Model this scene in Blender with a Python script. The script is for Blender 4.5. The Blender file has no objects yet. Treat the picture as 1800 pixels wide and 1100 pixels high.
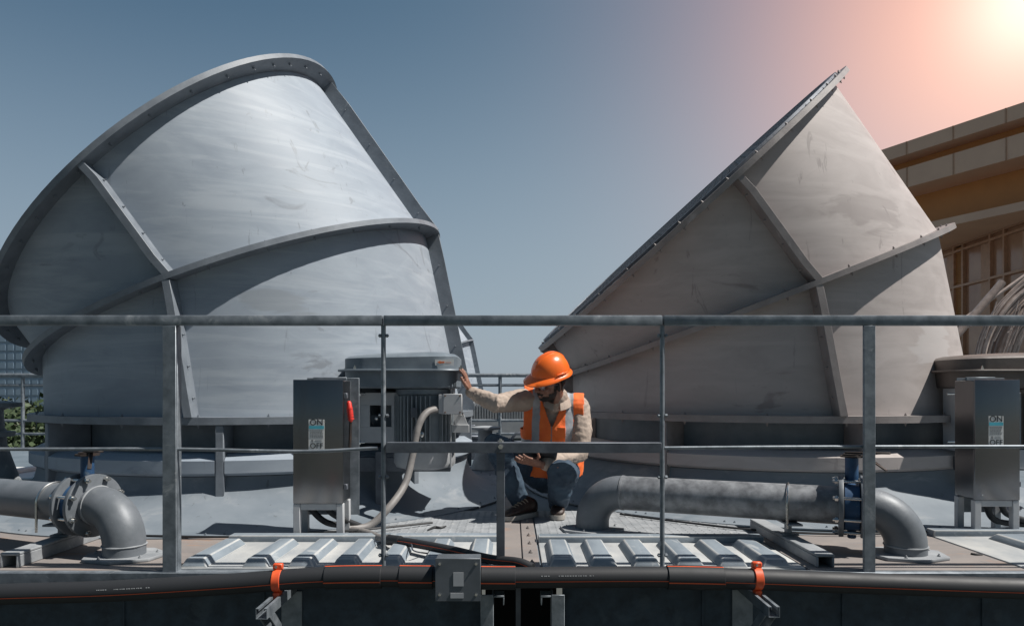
import bpy, bmesh, math, random
from mathutils import Vector, Matrix, Quaternion, noise as mnoise
PI = math.pi
R = math.radians
random.seed(7)
S = bpy.context.scene
COL = S.collection
V = Vector

# ------------------------------------------------------------------ camera
F, HZ, EYE = 1250.0, 688.0, 0.78            # focal length and horizon row of the 1800 px photograph, eye height over the deck
cd = bpy.data.cameras.new('camera')
cam = bpy.data.objects.new('camera', cd); COL.objects.link(cam)
cam.location = (0, 0, EYE); cam.rotation_euler = (PI/2, 0, 0)
cd.sensor_width = 36; cd.lens = 36*F/1800; cd.shift_y = (HZ-550)/1800
cd.clip_start = .05; cd.clip_end = 6000
S.camera = cam
S.view_settings.view_transform = 'Standard'; S.view_settings.look = 'None'
S.view_settings.exposure = 0.2; S.view_settings.gamma = 1

# ------------------------------------------------------------------ sky and sun
SUN_EL, SUN_TC = R(56), R(8.5)                # elevation; turned this far from +x towards the camera
SD = V((math.cos(SUN_EL)*math.cos(SUN_TC), -math.cos(SUN_EL)*math.sin(SUN_TC), math.sin(SUN_EL)))
w = bpy.data.worlds.new('World'); S.world = w; w.use_nodes = True
nt = w.node_tree; nt.nodes.clear()
def N(t, **k):
    n = nt.nodes.new(t)
    for a, b in k.items(): setattr(n, a, b)
    return n
out = N('ShaderNodeOutputWorld'); bg = N('ShaderNodeBackground'); sky = N('ShaderNodeTexSky')
sky.sky_type = 'NISHITA'; sky.sun_disc = False; sky.sun_elevation = SUN_EL
sky.sun_rotation = math.atan2(SD.x, SD.y); sky.altitude = 0; sky.air_density = 1.0; sky.dust_density = .9; sky.ozone_density = 1.2
hsv = N('ShaderNodeHueSaturation'); hsv.inputs['Hue'].default_value = .482; hsv.inputs['Saturation'].default_value = 1.12; hsv.inputs['Value'].default_value = .86
nt.links.new(sky.outputs[0], hsv.inputs['Color'])
tc = N('ShaderNodeTexCoord')
glow_dir = V((.74, 1, .56)).normalized()
dot = N('ShaderNodeVectorMath', operation='DOT_PRODUCT'); dot.inputs[1].default_value = glow_dir
nt.links.new(tc.outputs['Generated'], dot.inputs[0])
mx = N('ShaderNodeMath', operation='MAXIMUM'); mx.inputs[1].default_value = 0
nt.links.new(dot.outputs['Value'], mx.inputs[0])
sep = N('ShaderNodeSeparateXYZ'); nt.links.new(tc.outputs['Generated'], sep.inputs[0])
hz = N('ShaderNodeMapRange'); hz.inputs['From Min'].default_value = .0; hz.inputs['From Max'].default_value = .55
hz.inputs['To Min'].default_value = .85; hz.inputs['To Max'].default_value = 0; hz.interpolation_type = 'SMOOTHSTEP'
nt.links.new(sep.outputs['Z'], hz.inputs['Value'])
side = N('ShaderNodeMapRange'); side.inputs['From Min'].default_value = -.7; side.inputs['From Max'].default_value = .55
side.inputs['To Min'].default_value = .0; side.inputs['To Max'].default_value = 1; side.interpolation_type = 'SMOOTHSTEP'
nt.links.new(sep.outputs['Y'], side.inputs['Value'])
hmul = N('ShaderNodeMath', operation='MULTIPLY'); nt.links.new(hz.outputs[0], hmul.inputs[0]); nt.links.new(side.outputs[0], hmul.inputs[1])
dim = N('ShaderNodeMapRange'); dim.inputs['To Min'].default_value = .55; dim.inputs['To Max'].default_value = 1; nt.links.new(side.outputs[0], dim.inputs['Value'])
hmix = N('ShaderNodeMixRGB'); hmix.inputs[2].default_value = (4.1, 4.95, 5.9, 1)
dsc = N('ShaderNodeVectorMath', operation='SCALE'); nt.links.new(hsv.outputs[0], dsc.inputs[0]); nt.links.new(dim.outputs[0], dsc.inputs['Scale'])
nt.links.new(hmul.outputs[0], hmix.inputs[0]); nt.links.new(dsc.outputs[0], hmix.inputs[1])
prev = hmix.outputs[0]
for power, colr in ((5, (1.0, 1.15, 1.0)), (19, (5.8, 1.5, .3)), (60, (6.5, 3.0, .9)), (500, (7, 6.2, 5.8))):
    pw = N('ShaderNodeMath', operation='POWER'); pw.inputs[1].default_value = power
    nt.links.new(mx.outputs[0], pw.inputs[0])
    mul = N('ShaderNodeVectorMath', operation='SCALE'); mul.inputs[0].default_value = colr
    nt.links.new(pw.outputs[0], mul.inputs['Scale'])
    ad = N('ShaderNodeVectorMath', operation='ADD')
    nt.links.new(prev, ad.inputs[0]); nt.links.new(mul.outputs[0], ad.inputs[1]); prev = ad.outputs[0]
nt.links.new(prev, bg.inputs['Color']); bg.inputs['Strength'].default_value = .068
nt.links.new(bg.outputs[0], out.inputs['Surface'])
ld = bpy.data.lights.new('sun', 'SUN'); ld.energy = 5.0; ld.angle = R(.53); ld.color = (1, .96, .9)
sun = bpy.data.objects.new('sun', ld); COL.objects.link(sun)
sun.location = (8, -4, 12); sun.rotation_euler = SD.to_track_quat('Z', 'Y').to_euler()

# ------------------------------------------------------------------ materials
MATS = {}
def mat(name, c, rough=.5, metal=0.0, c2=None, scale=5.0, detail=6, stretch=(1, 1, 1), lo=.35, hi=.65, bump=0.0, bscale=60.0,
        spots=None, rvar=.12, coat=0.0, spec=.5, distort=0.0):
    m = bpy.data.materials.new(name); m.use_nodes = True
    t = m.node_tree; n = t.nodes; L = t.links
    b = n['Principled BSDF']
    tcn = n.new('ShaderNodeTexCoord'); oi = n.new('ShaderNodeObjectInfo')
    ad = n.new('ShaderNodeVectorMath'); ad.operation = 'ADD'
    L.new(tcn.outputs['Object'], ad.inputs[0]); L.new(oi.outputs['Location'], ad.inputs[1])
    mp = n.new('ShaderNodeMapping'); mp.inputs['Scale'].default_value = stretch
    L.new(ad.outputs[0], mp.inputs['Vector'])
    nz = n.new('ShaderNodeTexNoise'); nz.inputs['Scale'].default_value = scale; nz.inputs['Detail'].default_value = detail
    nz.inputs['Roughness'].default_value = .6; nz.inputs['Distortion'].default_value = distort
    L.new(mp.outputs[0], nz.inputs['Vector'])
    cr = n.new('ShaderNodeValToRGB')
    if c2 is None: c2 = tuple(x*.78 for x in c)
    cr.color_ramp.elements[0].position = lo; cr.color_ramp.elements[1].position = hi
    cr.color_ramp.elements[0].color = (*c2, 1); cr.color_ramp.elements[1].color = (*c, 1)
    L.new(nz.outputs[0], cr.inputs[0]); colr = cr.outputs[0]
    for sp in ([] if not spots else spots if isinstance(spots, list) else [spots]):      # (colour, scale, threshold, stretch, softness, amount)
        sc, ss, th = sp[:3]
        mp2 = n.new('ShaderNodeMapping'); mp2.inputs['Scale'].default_value = sp[3] if len(sp) > 3 else (1, 1, 1)
        L.new(ad.outputs[0], mp2.inputs['Vector'])
        n2 = n.new('ShaderNodeTexNoise'); n2.inputs['Scale'].default_value = ss; n2.inputs['Detail'].default_value = 6
        n2.inputs['Distortion'].default_value = .8; n2.inputs['Roughness'].default_value = .62
        L.new(mp2.outputs[0], n2.inputs['Vector'])
        am = sp[5] if len(sp) > 5 else 1.0
        r2 = n.new('ShaderNodeValToRGB'); r2.color_ramp.elements[0].position = th; r2.color_ramp.elements[1].position = th+(sp[4] if len(sp) > 4 else .1)
        r2.color_ramp.elements[0].color = (0, 0, 0, 1); r2.color_ramp.elements[1].color = (am, am, am, 1)
        L.new(n2.outputs[0], r2.inputs[0])
        mi = n.new('ShaderNodeMixRGB'); mi.inputs[2].default_value = (*sc, 1)
        L.new(r2.outputs[0], mi.inputs[0]); L.new(colr, mi.inputs[1]); colr = mi.outputs[0]
    L.new(colr, b.inputs['Base Color'])
    mr = n.new('ShaderNodeMapRange'); mr.inputs['To Min'].default_value = max(.02, rough-rvar); mr.inputs['To Max'].default_value = min(1, rough+rvar)
    L.new(nz.outputs[0], mr.inputs['Value']); L.new(mr.outputs[0], b.inputs['Roughness'])
    b.inputs['Metallic'].default_value = metal
    b.inputs['Specular IOR Level'].default_value = spec
    b.inputs['Coat Weight'].default_value = coat
    if bump:
        n3 = n.new('ShaderNodeTexNoise'); n3.inputs['Scale'].default_value = bscale; n3.inputs['Detail'].default_value = 4
        L.new(mp.outputs[0], n3.inputs['Vector'])
        bp = n.new('ShaderNodeBump'); bp.inputs['Strength'].default_value = bump; bp.inputs['Distance'].default_value = .01
        L.new(n3.outputs[0], bp.inputs['Height']); L.new(bp.outputs[0], b.inputs['Normal'])
    MATS[name] = m
    return m
M = MATS
STAINS = [((.43, .47, .51), 1.5, .50, (.6, .6, 6.5), .16, .45), ((.19, .21, .235), 2.3, .62, (1, 1, 2.6), .07, .7), ((.16, .175, .19), 5.5, .63, (2.2, 2.2, .28), .05, .5), ((.15, .16, .17), 26, .70, (1, 1, .6), .04, .6)]
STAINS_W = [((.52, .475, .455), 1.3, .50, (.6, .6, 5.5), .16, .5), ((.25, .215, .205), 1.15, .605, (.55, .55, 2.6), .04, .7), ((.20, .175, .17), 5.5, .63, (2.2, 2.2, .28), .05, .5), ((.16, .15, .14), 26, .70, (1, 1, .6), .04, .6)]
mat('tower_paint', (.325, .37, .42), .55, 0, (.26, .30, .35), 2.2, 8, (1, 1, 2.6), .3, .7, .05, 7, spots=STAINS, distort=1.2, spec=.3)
mat('tower_paint_warm', (.46, .415, .40), .55, 0, (.38, .34, .325), 2.2, 8, (1, 1, 2.6), .3, .7, .05, 7, spots=STAINS_W, distort=1.4, spec=.3)  # pinkish copies put the warm glare over the right stack into its colour
mat('flange_paint_warm', (.30, .27, .26), .5, 0, (.23, .205, .20), 8, bump=.06, spots=((.40, .37, .36), 5, .64))  # flange copy with the same warm glare put into its colour
mat('skirt_paint', (.21, .24, .27), .6, 0, (.16, .19, .22), 3, 8, spots=[((.28, .30, .32), 2, .55, (1, 1, 3), .1, .7), ((.10, .11, .12), 7, .64, (2, 2, .5), .05, .6)], spec=.3)
mat('box_paint', (.14, .155, .175), .5, .3, (.105, .12, .135), 12, 7, spots=((.24, .25, .26), 11, .66))
mat('flange_paint', (.20, .225, .255), .5, 0, (.145, .165, .19), 8, bump=.06, spots=((.32, .34, .36), 5, .66))
mat('galvanised', (.275, .305, .335), .52, .45, (.155, .178, .20), 16, 8, lo=.35, hi=.66, bump=.06, bscale=80, spots=[((.42, .44, .46), 9, .62), ((.17, .12, .09), 3.3, .69, (1, 1, .5), .05, .7)])
mat('pipe_zinc', (.28, .29, .305), .55, .2, (.135, .14, .15), 13, 9, lo=.38, hi=.62, bump=.08, bscale=50, spots=((.30, .24, .19), 7, .72))
mat('pipe_grey', (.17, .185, .205), .5, .1, (.125, .14, .155), 9, 8, bump=.06, bscale=60, spots=((.34, .35, .36), 14, .68))
mat('steel_dark', (.16, .175, .20), .5, .5, (.10, .11, .13), 12, 7, bump=.05)
mat('stainless', (.235, .235, .24), .26, 1.0, (.19, .19, .20), 3, 6, (1, 1, .1), .3, .7, .02, 30, rvar=.05)
mat('bright_steel', (.75, .74, .71), .25, 1.0, scale=20)
mat('rust', (.28, .13, .06), .85, .1, (.12, .05, .03), 25)
mat('black_iron', (.03, .028, .028), .6, .2, (.06, .035, .025), 20, spots=((.25, .10, .04), 18, .66))
mat('valve_blue', (.025, .085, .19), .55, 0, (.018, .055, .125), 20, spots=((.12, .16, .2), 22, .62))
mat('black_pe', (.018, .020, .023), .6, 0, (.022, .023, .026), 6, bump=.02, spots=((.07, .07, .075), 9, .68, (.3, 1, 1)))
mat('orange_pe', (.85, .13, .035), .45, 0, (.7, .09, .03), 15)
mat('conduit_grey', (.24, .225, .215), .55, 0, (.18, .17, .165), 25)
mat('deck_grey', (.15, .185, .215), .7, 0, (.10, .13, .155), 2.2, 8, bump=.12, bscale=35, spots=((.24, .26, .28), 3, .62))
mat('deck_pink', (.27, .235, .215), .75, 0, (.19, .175, .17), 2.4, 9, (1, 2, 1), .3, .7, .1, 30, spots=[((.29, .195, .15), 2.1, .56, (1, 2.5, 1)), ((.12, .11, .11), 6, .64, (1, 1, 1), .06, .6)], distort=.6)
mat('deck_blue', (.33, .37, .40), .6, 0, (.25, .29, .32), 4, 8, (1, .5, 1), bump=.08, spots=((.48, .49, .49), 5, .60, (1, .4, 1)))
mat('panel_valley', (.50, .50, .485), .65, 0, (.33, .35, .365), 6, 9, (1, .5, 1), bump=.08, spots=[((.33, .26, .21), 6, .66, (1, .6, 1), .06, .8), ((.22, .24, .255), 4, .6, (1.5, .4, 1), .1, .7), ((.06, .06, .06), 30, .72, (1, 1, 1), .03, .8)])
mat('panel_rib', (.25, .29, .325), .6, 0, (.175, .21, .245), 6, 9, (1, .35, 1), bump=.12, spots=[((.40, .42, .43), 9, .60, (1, .35, 1), .08, .8), ((.12, .14, .15), 14, .66, (1, .5, 1), .05, .7)])
mat('beam_grey', (.33, .345, .36), .7, 0, (.22, .235, .25), 8, 9, bump=.12, spots=((.44, .44, .43), 9, .64))
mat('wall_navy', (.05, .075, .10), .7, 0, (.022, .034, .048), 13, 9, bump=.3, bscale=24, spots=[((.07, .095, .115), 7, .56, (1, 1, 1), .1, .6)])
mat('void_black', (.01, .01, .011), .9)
mat('motor_grey', (.19, .225, .255), .48, .1, (.145, .175, .205), 10, bump=.05)
mat('motor_fin', (.30, .335, .36), .5, .1, (.24, .27, .29), 10)
mat('motor_brown', (.155, .13, .118), .5, .1, (.115, .095, .085), 10, bump=.05)
mat('motor_pale', (.46, .47, .48), .5, 0, (.38, .39, .41), 8)
mat('white_paint', (.74, .74, .72), .55, 0, (.64, .64, .63), 7)
mat('ink_black', (.02, .02, .022), .6)
mat('ink_grey', (.25, .26, .27), .6)
mat('label_cyan', (.10, .50, .62), .5)
mat('red_plastic', (.75, .05, .035), .4, 0, (.6, .035, .025), 30)
mat('mark_orange', (.80, .22, .08), .5)
mat('helmet_orange', (.90, .17, .022), .30, 0, (.86, .145, .016), 9, coat=.25, rvar=.12, bump=.02, bscale=70, spots=((.62, .16, .05), 24, .66, (1, 1, 1), .05, .6))
mat('vest_orange', (1.0, .21, .045), .75, 0, (.94, .16, .035), 10, bump=.5, bscale=22)
mat('vest_silver', (.40, .415, .44), .45, 0, (.33, .345, .37), 18, bump=.25, bscale=30)
mat('shirt_tan', (.45, .365, .305), .85, 0, (.36, .285, .235), 9, bump=.55, bscale=20)
mat('jeans', (.05, .085, .125), .85, 0, (.025, .042, .068), 7, 6, bump=.5, bscale=22, spots=((.11, .16, .21), 5, .58))
mat('skin', (.29, .15, .105), .5, 0, (.20, .09, .06), 25, bump=.1)
mat('hair_black', (.012, .010, .009), .6, 0, bump=.5, bscale=150)
mat('leather', (.055, .032, .024), .5, 0, (.03, .02, .017), 20, bump=.2, bscale=60)
mat('sole', (.45, .42, .38), .7)
mat('lace', (.42, .34, .26), .8)
mat('tablet_black', (.045, .047, .052), .35)
mat('building_glare', (.88, .58, .41), .7, 0, (.80, .51, .36), .7, 6)  # orange sun glare painted into the building's walls, soffit, glass and mullions
mat('soffit_glare', (.66, .30, .10), .55, 0, (.58, .26, .085), .8, 6)
mat('glass_glare', (.52, .30, .19), .16, .1, (.36, .18, .11), .5, 3, rvar=.03)
mat('mullion_glare', (.62, .36, .23), .5, .1)
mat('city_wall', (.30, .39, .48), .6, 0, (.27, .35, .44), .2)
mat('city_glass', (.27, .36, .45), .35, 0, (.23, .32, .41), .1)
mat('bark', (.07, .055, .045), .9, 0, bump=.3)
mat('leaf', (.055, .085, .032), .65, 0, (.03, .055, .02), .9, 4)
mat('leaf_pale', (.085, .10, .045), .65, 0, (.045, .065, .028), .9, 4)
mat('land', (.05, .06, .05), .9, 0, (.08, .08, .075), .02, 6)
mat('pale_cable', (.52, .42, .37), .6, 0, (.36, .28, .24), 14)
def glassy():
    m = bpy.data.materials.new('clear_plastic'); m.use_nodes = True
    b = m.node_tree.nodes['Principled BSDF']
    b.inputs['Base Color'].default_value = (.8, .85, .9, 1); b.inputs['Roughness'].default_value = .03
    b.inputs['Alpha'].default_value = .25; MATS['clear_plastic'] = m
glassy()

# ------------------------------------------------------------------ helpers
def P(px, row, y):                            # a point at depth y, measured on the photograph
    return V(((px-900)*y/F, y, EYE-(row-HZ)*y/F))
def G(px, row, z=0.0):                        # a point at height z
    y = (EYE-z)*F/(row-HZ)
    return V(((px-900)*y/F, y, z))
def frame(d, up=V((0, 0, 1))):
    d = V(d).normalized()
    s = d.cross(up)
    if s.length < 1e-4: s = d.cross(V((0, 1, 0)))
    s.normalize()
    return s, s.cross(d).normalized(), d       # side, up, along
class MB:
    def __init__(self): self.bm = bmesh.new(); self.mi = 0
    def face(self, vs):
        try: f = self.bm.faces.new(vs); f.material_index = self.mi; return f
        except ValueError: return None
    def v(self, p): return self.bm.verts.new(p)
    def hexa(self, pts):
        v = [self.v(p) for p in pts]
        for q in ((3, 2, 1, 0), (4, 5, 6, 7), (0, 1, 5, 4), (1, 2, 6, 5), (2, 3, 7, 6), (3, 0, 4, 7)): self.face([v[i] for i in q])
    def box(self, c, s, m=None):
        c = V(c); h = V(s)/2
        pts = [V((x*h.x, y*h.y, z*h.z)) for z in (-1, 1) for x, y in ((-1, -1), (1, -1), (1, 1), (-1, 1))]
        if m is not None: pts = [m @ p for p in pts]
        self.hexa([c+p for p in pts])
        return self
    def span(self, a, b):                      # box between two corners
        a = V(a); b = V(b)
        return self.box((a+b)/2, [abs(x) for x in (b-a)])
    def bar(self, a, b, wd, ht, up=V((0, 0, 1))):
        a = V(a); b = V(b); s, u, d = frame(b-a, V(up))
        pts = [p+s*x*wd/2+u*y*ht/2 for p in (a, b) for x, y in ((-1, -1), (1, -1), (1, 1), (-1, 1))]
        self.hexa(pts); return self
    def rings(self, rings, closed=True, caps=True):
        vr = [[self.v(p) for p in r] for r in rings]; n = len(vr[0])
        for a, b in zip(vr, vr[1:]):
            for i in range(n if closed else n-1):
                j = (i+1) % n; self.face([a[i], a[j], b[j], b[i]])
        if caps: self.face(vr[0][::-1]); self.face(vr[-1])
        return vr
    def tube(self, pts, r, n=12, caps=True, up=V((0, 0, 1)), flat=1.0, arc=None):
        pts = [V(p) for p in pts]; k = len(pts)
        rr = r if isinstance(r, (list, tuple)) else [r]*k
        rings = []; s0 = None
        for i, p in enumerate(pts):
            d = (pts[min(i+1, k-1)]-pts[max(i-1, 0)]).normalized()
            if s0 is None: s, u, _ = frame(d, up)
            else:
                s = (s0-d*s0.dot(d)).normalized(); u = s.cross(d).normalized()
            s0 = s
            a0, a1 = arc if arc else (0, 2*PI)
            m_ = n if not arc else n+1
            rings.append([p+(s*math.cos(a0+(a1-a0)*j/n)+u*flat*math.sin(a0+(a1-a0)*j/n))*rr[i] for j in range(m_)])
        self.rings(rings, closed=not arc, caps=caps and not arc); return self
    def cyl(self, a, b, r0, r1=None, n=20, caps=True): return self.tube([a, b], [r0, r0 if r1 is None else r1], n, caps)
    def limb(self, pts, rad, n=16, flat=1.0, up=V((0, 0, 1))):      # tube with rounded ends
        pts = [V(p) for p in pts]; rad = list(rad)
        a = (pts[0]-pts[1]).normalized(); b = (pts[-1]-pts[-2]).normalized()
        q = [pts[0]+a*rad[0]*k for k in (.95, .75, .4)]+pts+[pts[-1]+b*rad[-1]*k for k in (.4, .75, .95)]
        rr = [rad[0]*k for k in (.3, .66, .92)]+rad+[rad[-1]*k for k in (.92, .66, .3)]
        return self.tube(q, rr, n, True, up, flat)
    def lathe(self, prof, c=(0, 0, 0), m=None, n=48, caps=True, a0=0, a1=2*PI):
        c = V(c); full = abs(a1-a0-2*PI) < 1e-6; k = n if full else n+1
        rings = []
        for r, z in prof:
            ring = [V((r*math.cos(a0+(a1-a0)*i/n), r*math.sin(a0+(a1-a0)*i/n), z)) for i in range(k)]
            if m is not None: ring = [m @ p for p in ring]
            rings.append([c+p for p in ring])
        self.rings(rings, closed=full, caps=caps and full); return self
    def prism(self, outline, z0, z1, m=None):
        m = m or Matrix.Identity(4)
        self.rings([[m @ V((x, y, z0)) for x, y in outline], [m @ V((x, y, z1)) for x, y in outline]]); return self
    def ball(self, c, r, m=None, n=16):
        if not isinstance(r, (tuple, list, Vector)): r = (r, r, r)
        c = V(c); rings = []
        k = max(6, n//2)
        for i in range(k+1):
            t = -PI/2+PI*max(.03, min(k-.03, i))/k
            ring = [V((r[0]*math.cos(t)*math.cos(2*PI*j/n), r[1]*math.cos(t)*math.sin(2*PI*j/n), r[2]*math.sin(t))) for j in range(n)]
            if m is not None: ring = [m @ p for p in ring]
            rings.append([c+p for p in ring])
        self.rings(rings); return self
    def bolt(self, c, d, r=.009, h=.012):
        d = V(d).normalized(); c = V(c)
        self.tube([c-d*.002, c+d*h], r, 6); self.tube([c+d*h, c+d*h*1.9], r*.5, 6); return self
    def build(self, name, mats, parent=None, local=False, smooth=38, bevel=0.0, seg=1):
        bm = self.bm
        if bevel:
            bm.normal_update()
            es = [e for e in bm.edges if len(e.link_faces) == 2 and e.calc_face_angle(0) > R(40)]
            bmesh.ops.bevel(bm, geom=es, offset=bevel, segments=seg, affect='EDGES', clamp_overlap=True, profile=.5)
        bmesh.ops.recalc_face_normals(bm, faces=bm.faces)
        o_ = V((0, 0, 0)); p = parent
        if not local:
            while p is not None: o_ += p.location; p = p.parent
            bmesh.ops.translate(bm, verts=bm.verts, vec=-o_)
        me = bpy.data.meshes.new(name); bm.to_mesh(me); bm.free()
        for q in (mats if isinstance(mats, (list, tuple)) else [mats]): me.materials.append(MATS[q])
        if smooth:
            for pl in me.polygons: pl.use_smooth = True
            me.set_sharp_from_angle(angle=R(smooth))
        ob = bpy.data.objects.new(name, me); COL.objects.link(ob)
        if parent is not None: ob.parent = parent
        return ob
def tag(o, label, cat, group=None, kind=None):
    if label: o['label'] = label
    if cat: o['category'] = cat
    if group: o['group'] = group
    if kind: o['kind'] = kind
    return o
def thing(name, loc, label, cat, group=None, rz=0.0):
    o = bpy.data.objects.new(name, None); COL.objects.link(o); o.empty_display_size = .2
    o.location = loc; o.rotation_euler = (0, 0, rz)
    return tag(o, label, cat, group)
def struct(o): o['kind'] = 'structure'; return o
def rebase(o, loc):                            # a one-mesh thing gets its origin at its base
    loc = V(loc); o.data.transform(Matrix.Translation(-loc)); o.location = loc; return o
def dup(o, parent=None):
    c = o.copy(); COL.objects.link(c)
    if parent is not None: c.parent = parent
    for ch in list(o.children): dup(ch, c)
    return c
def bake(o, mods):                             # run modifiers once and keep the resulting mesh
    for t, kw in mods:
        m = o.modifiers.new(t, t)
        for a, b in kw.items(): setattr(m, a, b)
    bpy.context.view_layer.update()
    me = bpy.data.meshes.new_from_object(o.evaluated_get(bpy.context.evaluated_depsgraph_get()))
    o.modifiers.clear(); old = o.data; nm = old.name
    me.materials.clear()
    for q in old.materials: me.materials.append(q)
    o.data = me
    for pl in me.polygons: pl.use_smooth = True; pl.material_index = 0
    return o
def text_mesh(s, size, m, parent, matname, name, thick=.0006):
    cu = bpy.data.curves.new(name, 'FONT'); cu.body = s; cu.size = size; cu.align_x = 'CENTER'; cu.align_y = 'CENTER'; cu.extrude = thick
    to = bpy.data.objects.new(name, cu); COL.objects.link(to); bpy.context.view_layer.update()
    me = bpy.data.meshes.new_from_object(to.evaluated_get(bpy.context.evaluated_depsgraph_get()))
    bpy.data.objects.remove(to); me.transform(m); me.materials.clear(); me.materials.append(MATS[matname])
    o = bpy.data.objects.new(name, me); COL.objects.link(o); o.parent = parent
    return o
def bez(pts, k=10):                            # Catmull-Rom through the points
    pts = [V(p) for p in pts]; q = [pts[0]*2-pts[1]]+pts+[pts[-1]*2-pts[-2]]; o = []
    for i in range(1, len(q)-2):
        for j in range(k):
            t = j/k; a, b, c, d = q[i-1:i+3]
            o.append(.5*((2*b)+(c-a)*t+(2*a-5*b+4*c-d)*t*t+(3*b-a-3*c+d)*t**3))
    return o+[pts[-1]]

# ------------------------------------------------------------------ the setting
def setting():
    m = MB(); m.box((0, 1500, -12.05), (6000, 4000, .1)); struct(m.build('ground', 'land', smooth=0))
    m = MB(); m.span((-7.6, 3.125, -.05), (8.5, 9.7, -.004)); struct(m.build('roof_deck', 'deck_grey', smooth=0))
    m = MB(); m.span((-5.5, 13.2, -.3), (9, 24, -.05)); struct(m.build('far_roof_deck', 'deck_grey', smooth=0))
setting()

# ------------------------------------------------------------------ fan stacks
ZB, W = .6257, .118
CIRC = [(0.0, ZB, 0.0, 1.575), (.151, 1.514, .3722, 1.534), (.677, 2.247, .7485, 1.500)]      # lean, height, tilt, radius
SEAM0 = R(4.5)
def cpt(k, a, dr=0.0, dn=0.0, t=None):          # point on circle k (or between k and k+1 by t); a from the high side through the front
    def one(k):
        u, z, tl, r = CIRC[k]
        e1 = V((math.cos(tl), 0, math.sin(tl))); nn = V((-math.sin(tl), 0, math.cos(tl)))
        return V((-u, 0, z)), e1, nn, r
    c, e1, nn, r = one(k)
    p = c+e1*(r+dr)*math.cos(a)+V((0, -1, 0))*(r+dr)*math.sin(a)+nn*dn
    if t is None: return p
    return p.lerp(cpt(k+1, a, dr, dn), t)
NC = 96
def circ_ring(k, dr, dn): return [cpt(k, 2*PI*i/NC, dr, dn) for i in range(NC)]
def make_stack(loc, rz, label, paint='tower_paint', detail=True):
    t = thing('fan_stack', loc, label, 'fan stack', 'cooling tower fan stacks on the roof deck', rz)
    def b(mb, name, mt, **k): return mb.build(name, mt, t, local=True, **k)
    for k, nm in ((0, 'lower_shell'), (1, 'upper_shell')):
        m = MB(); ro = []; ri = []
        for j in range(5):
            ro.append([cpt(k, 2*PI*i/NC, 0, 0, j/4) for i in range(NC)])
        vr = m.rings(ro, caps=False)
        inner = [[cpt(k, 2*PI*i/NC, -.02, 0, j/4) for i in range(NC)] for j in (4, 0)]
        vi = m.rings(inner, caps=False)
        for i in range(NC):
            j = (i+1) % NC; m.face([vr[-1][i], vr[-1][j], vi[0][j], vi[0][i]])
        b(m, nm, paint, smooth=60)
    def flange(k, name, dn0, dn1, wd, ang=0, nb=28, side=-1):
        m = MB()
        rg = [circ_ring(k, -.004, dn0), circ_ring(k, wd, dn0), circ_ring(k, wd, dn1), circ_ring(k, -.004, dn1)]
        vr = [[m.v(p) for p in r] for r in rg]
        for q in range(4):
            for i in range(NC):
                j = (i+1) % NC; m.face([vr[q][i], vr[q][j], vr[(q+1) % 4][j], vr[(q+1) % 4][i]])
        nn = V((-math.sin(CIRC[k][2]), 0, math.cos(CIRC[k][2])))
        if detail:
            for i in range(nb):
                a = 2*PI*(i+.5+.3*math.sin(i*7.1))/nb
                m.bolt(cpt(k, a, wd*.55, dn0), -nn, .008, .012); m.bolt(cpt(k, a, wd*.55, dn1), nn, .008, .009)
        return b(m, name, 'flange_paint', smooth=40)
    flange(2, 'rim_flange', -.026, .012, W+.006, nb=40)
    flange(1, 'ring_flange', -.018, .018, W, nb=26)
    flange(0, 'base_flange', -.045, 0, .10, nb=24)
    # wire screen over the mouth
    m = MB()
    rg = [circ_ring(2, -.03, .014), circ_ring(2, .045, .014), circ_ring(2, .045, .032), circ_ring(2, -.03, .032)]
    vr = [[m.v(p) for p in r] for r in rg]
    for q in range(4):
        for i in range(NC):
            j = (i+1) % NC; m.face([vr[q][i], vr[q][j], vr[(q+1) % 4][j], vr[(q+1) % 4][i]])
    u, z, tl, r = CIRC[2]; e1 = V((math.cos(tl), 0, math.sin(tl))); nn = V((-math.sin(tl), 0, math.cos(tl))); c = V((-u, 0, z))+nn*.024
    for i in range(-9, 10):
        x = i*r/9.6; h = math.sqrt(max(0, r*r-x*x))
        m.bar(c+e1*x+V((0, -h, 0)), c+e1*x+V((0, h, 0)), .006, .006); m.bar(c+V((0, x, 0))-e1*h, c+V((0, x, 0))+e1*h, .006, .006)
    b(m, 'screen', 'steel_dark')
    # vertical seam flanges
    for k in (0, 1):
        for q in range(4):
            a = SEAM0+q*PI/2; m = MB()
            tang = (cpt(k, a+.01)-cpt(k, a-.01)).normalized(); hw = .024
            rings = []
            d0, d1 = (.0, -.018) if k == 0 else (.018, -.026)
            for j in range(7):
                tt = j/6
                p0 = cpt(k, a, -.005, 0, tt); p1 = cpt(k, a, W-.003, 0, tt)
                if j == 0: off = V((0, 0, d0))
                elif j == 6: off = V((0, 0, d1))
                else: off = V((0, 0, 0))
                rings.append([p0-tang*hw+off, p1-tang*hw+off, p1+tang*hw+off, p0+tang*hw+off])
            m.rings(rings)
            if detail:
                for j in range(4):
                    for s in (-1, 1): m.bolt(cpt(k, a, W*.5, 0, (j+.6)/4.4)+tang*hw*s, tang*s, .007, .011)
            b(m, 'seam_flange', 'flange_paint', bevel=.004)
    # drum below the base flange, girth ring, flared skirt
    m = MB(); m.lathe([(1.40, ZB-.046), (1.40, .28)], n=NC); b(m, 'drum', 'motor_grey', smooth=50)  # deeper radius and darker grey put the recess shade into the drum
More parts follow.
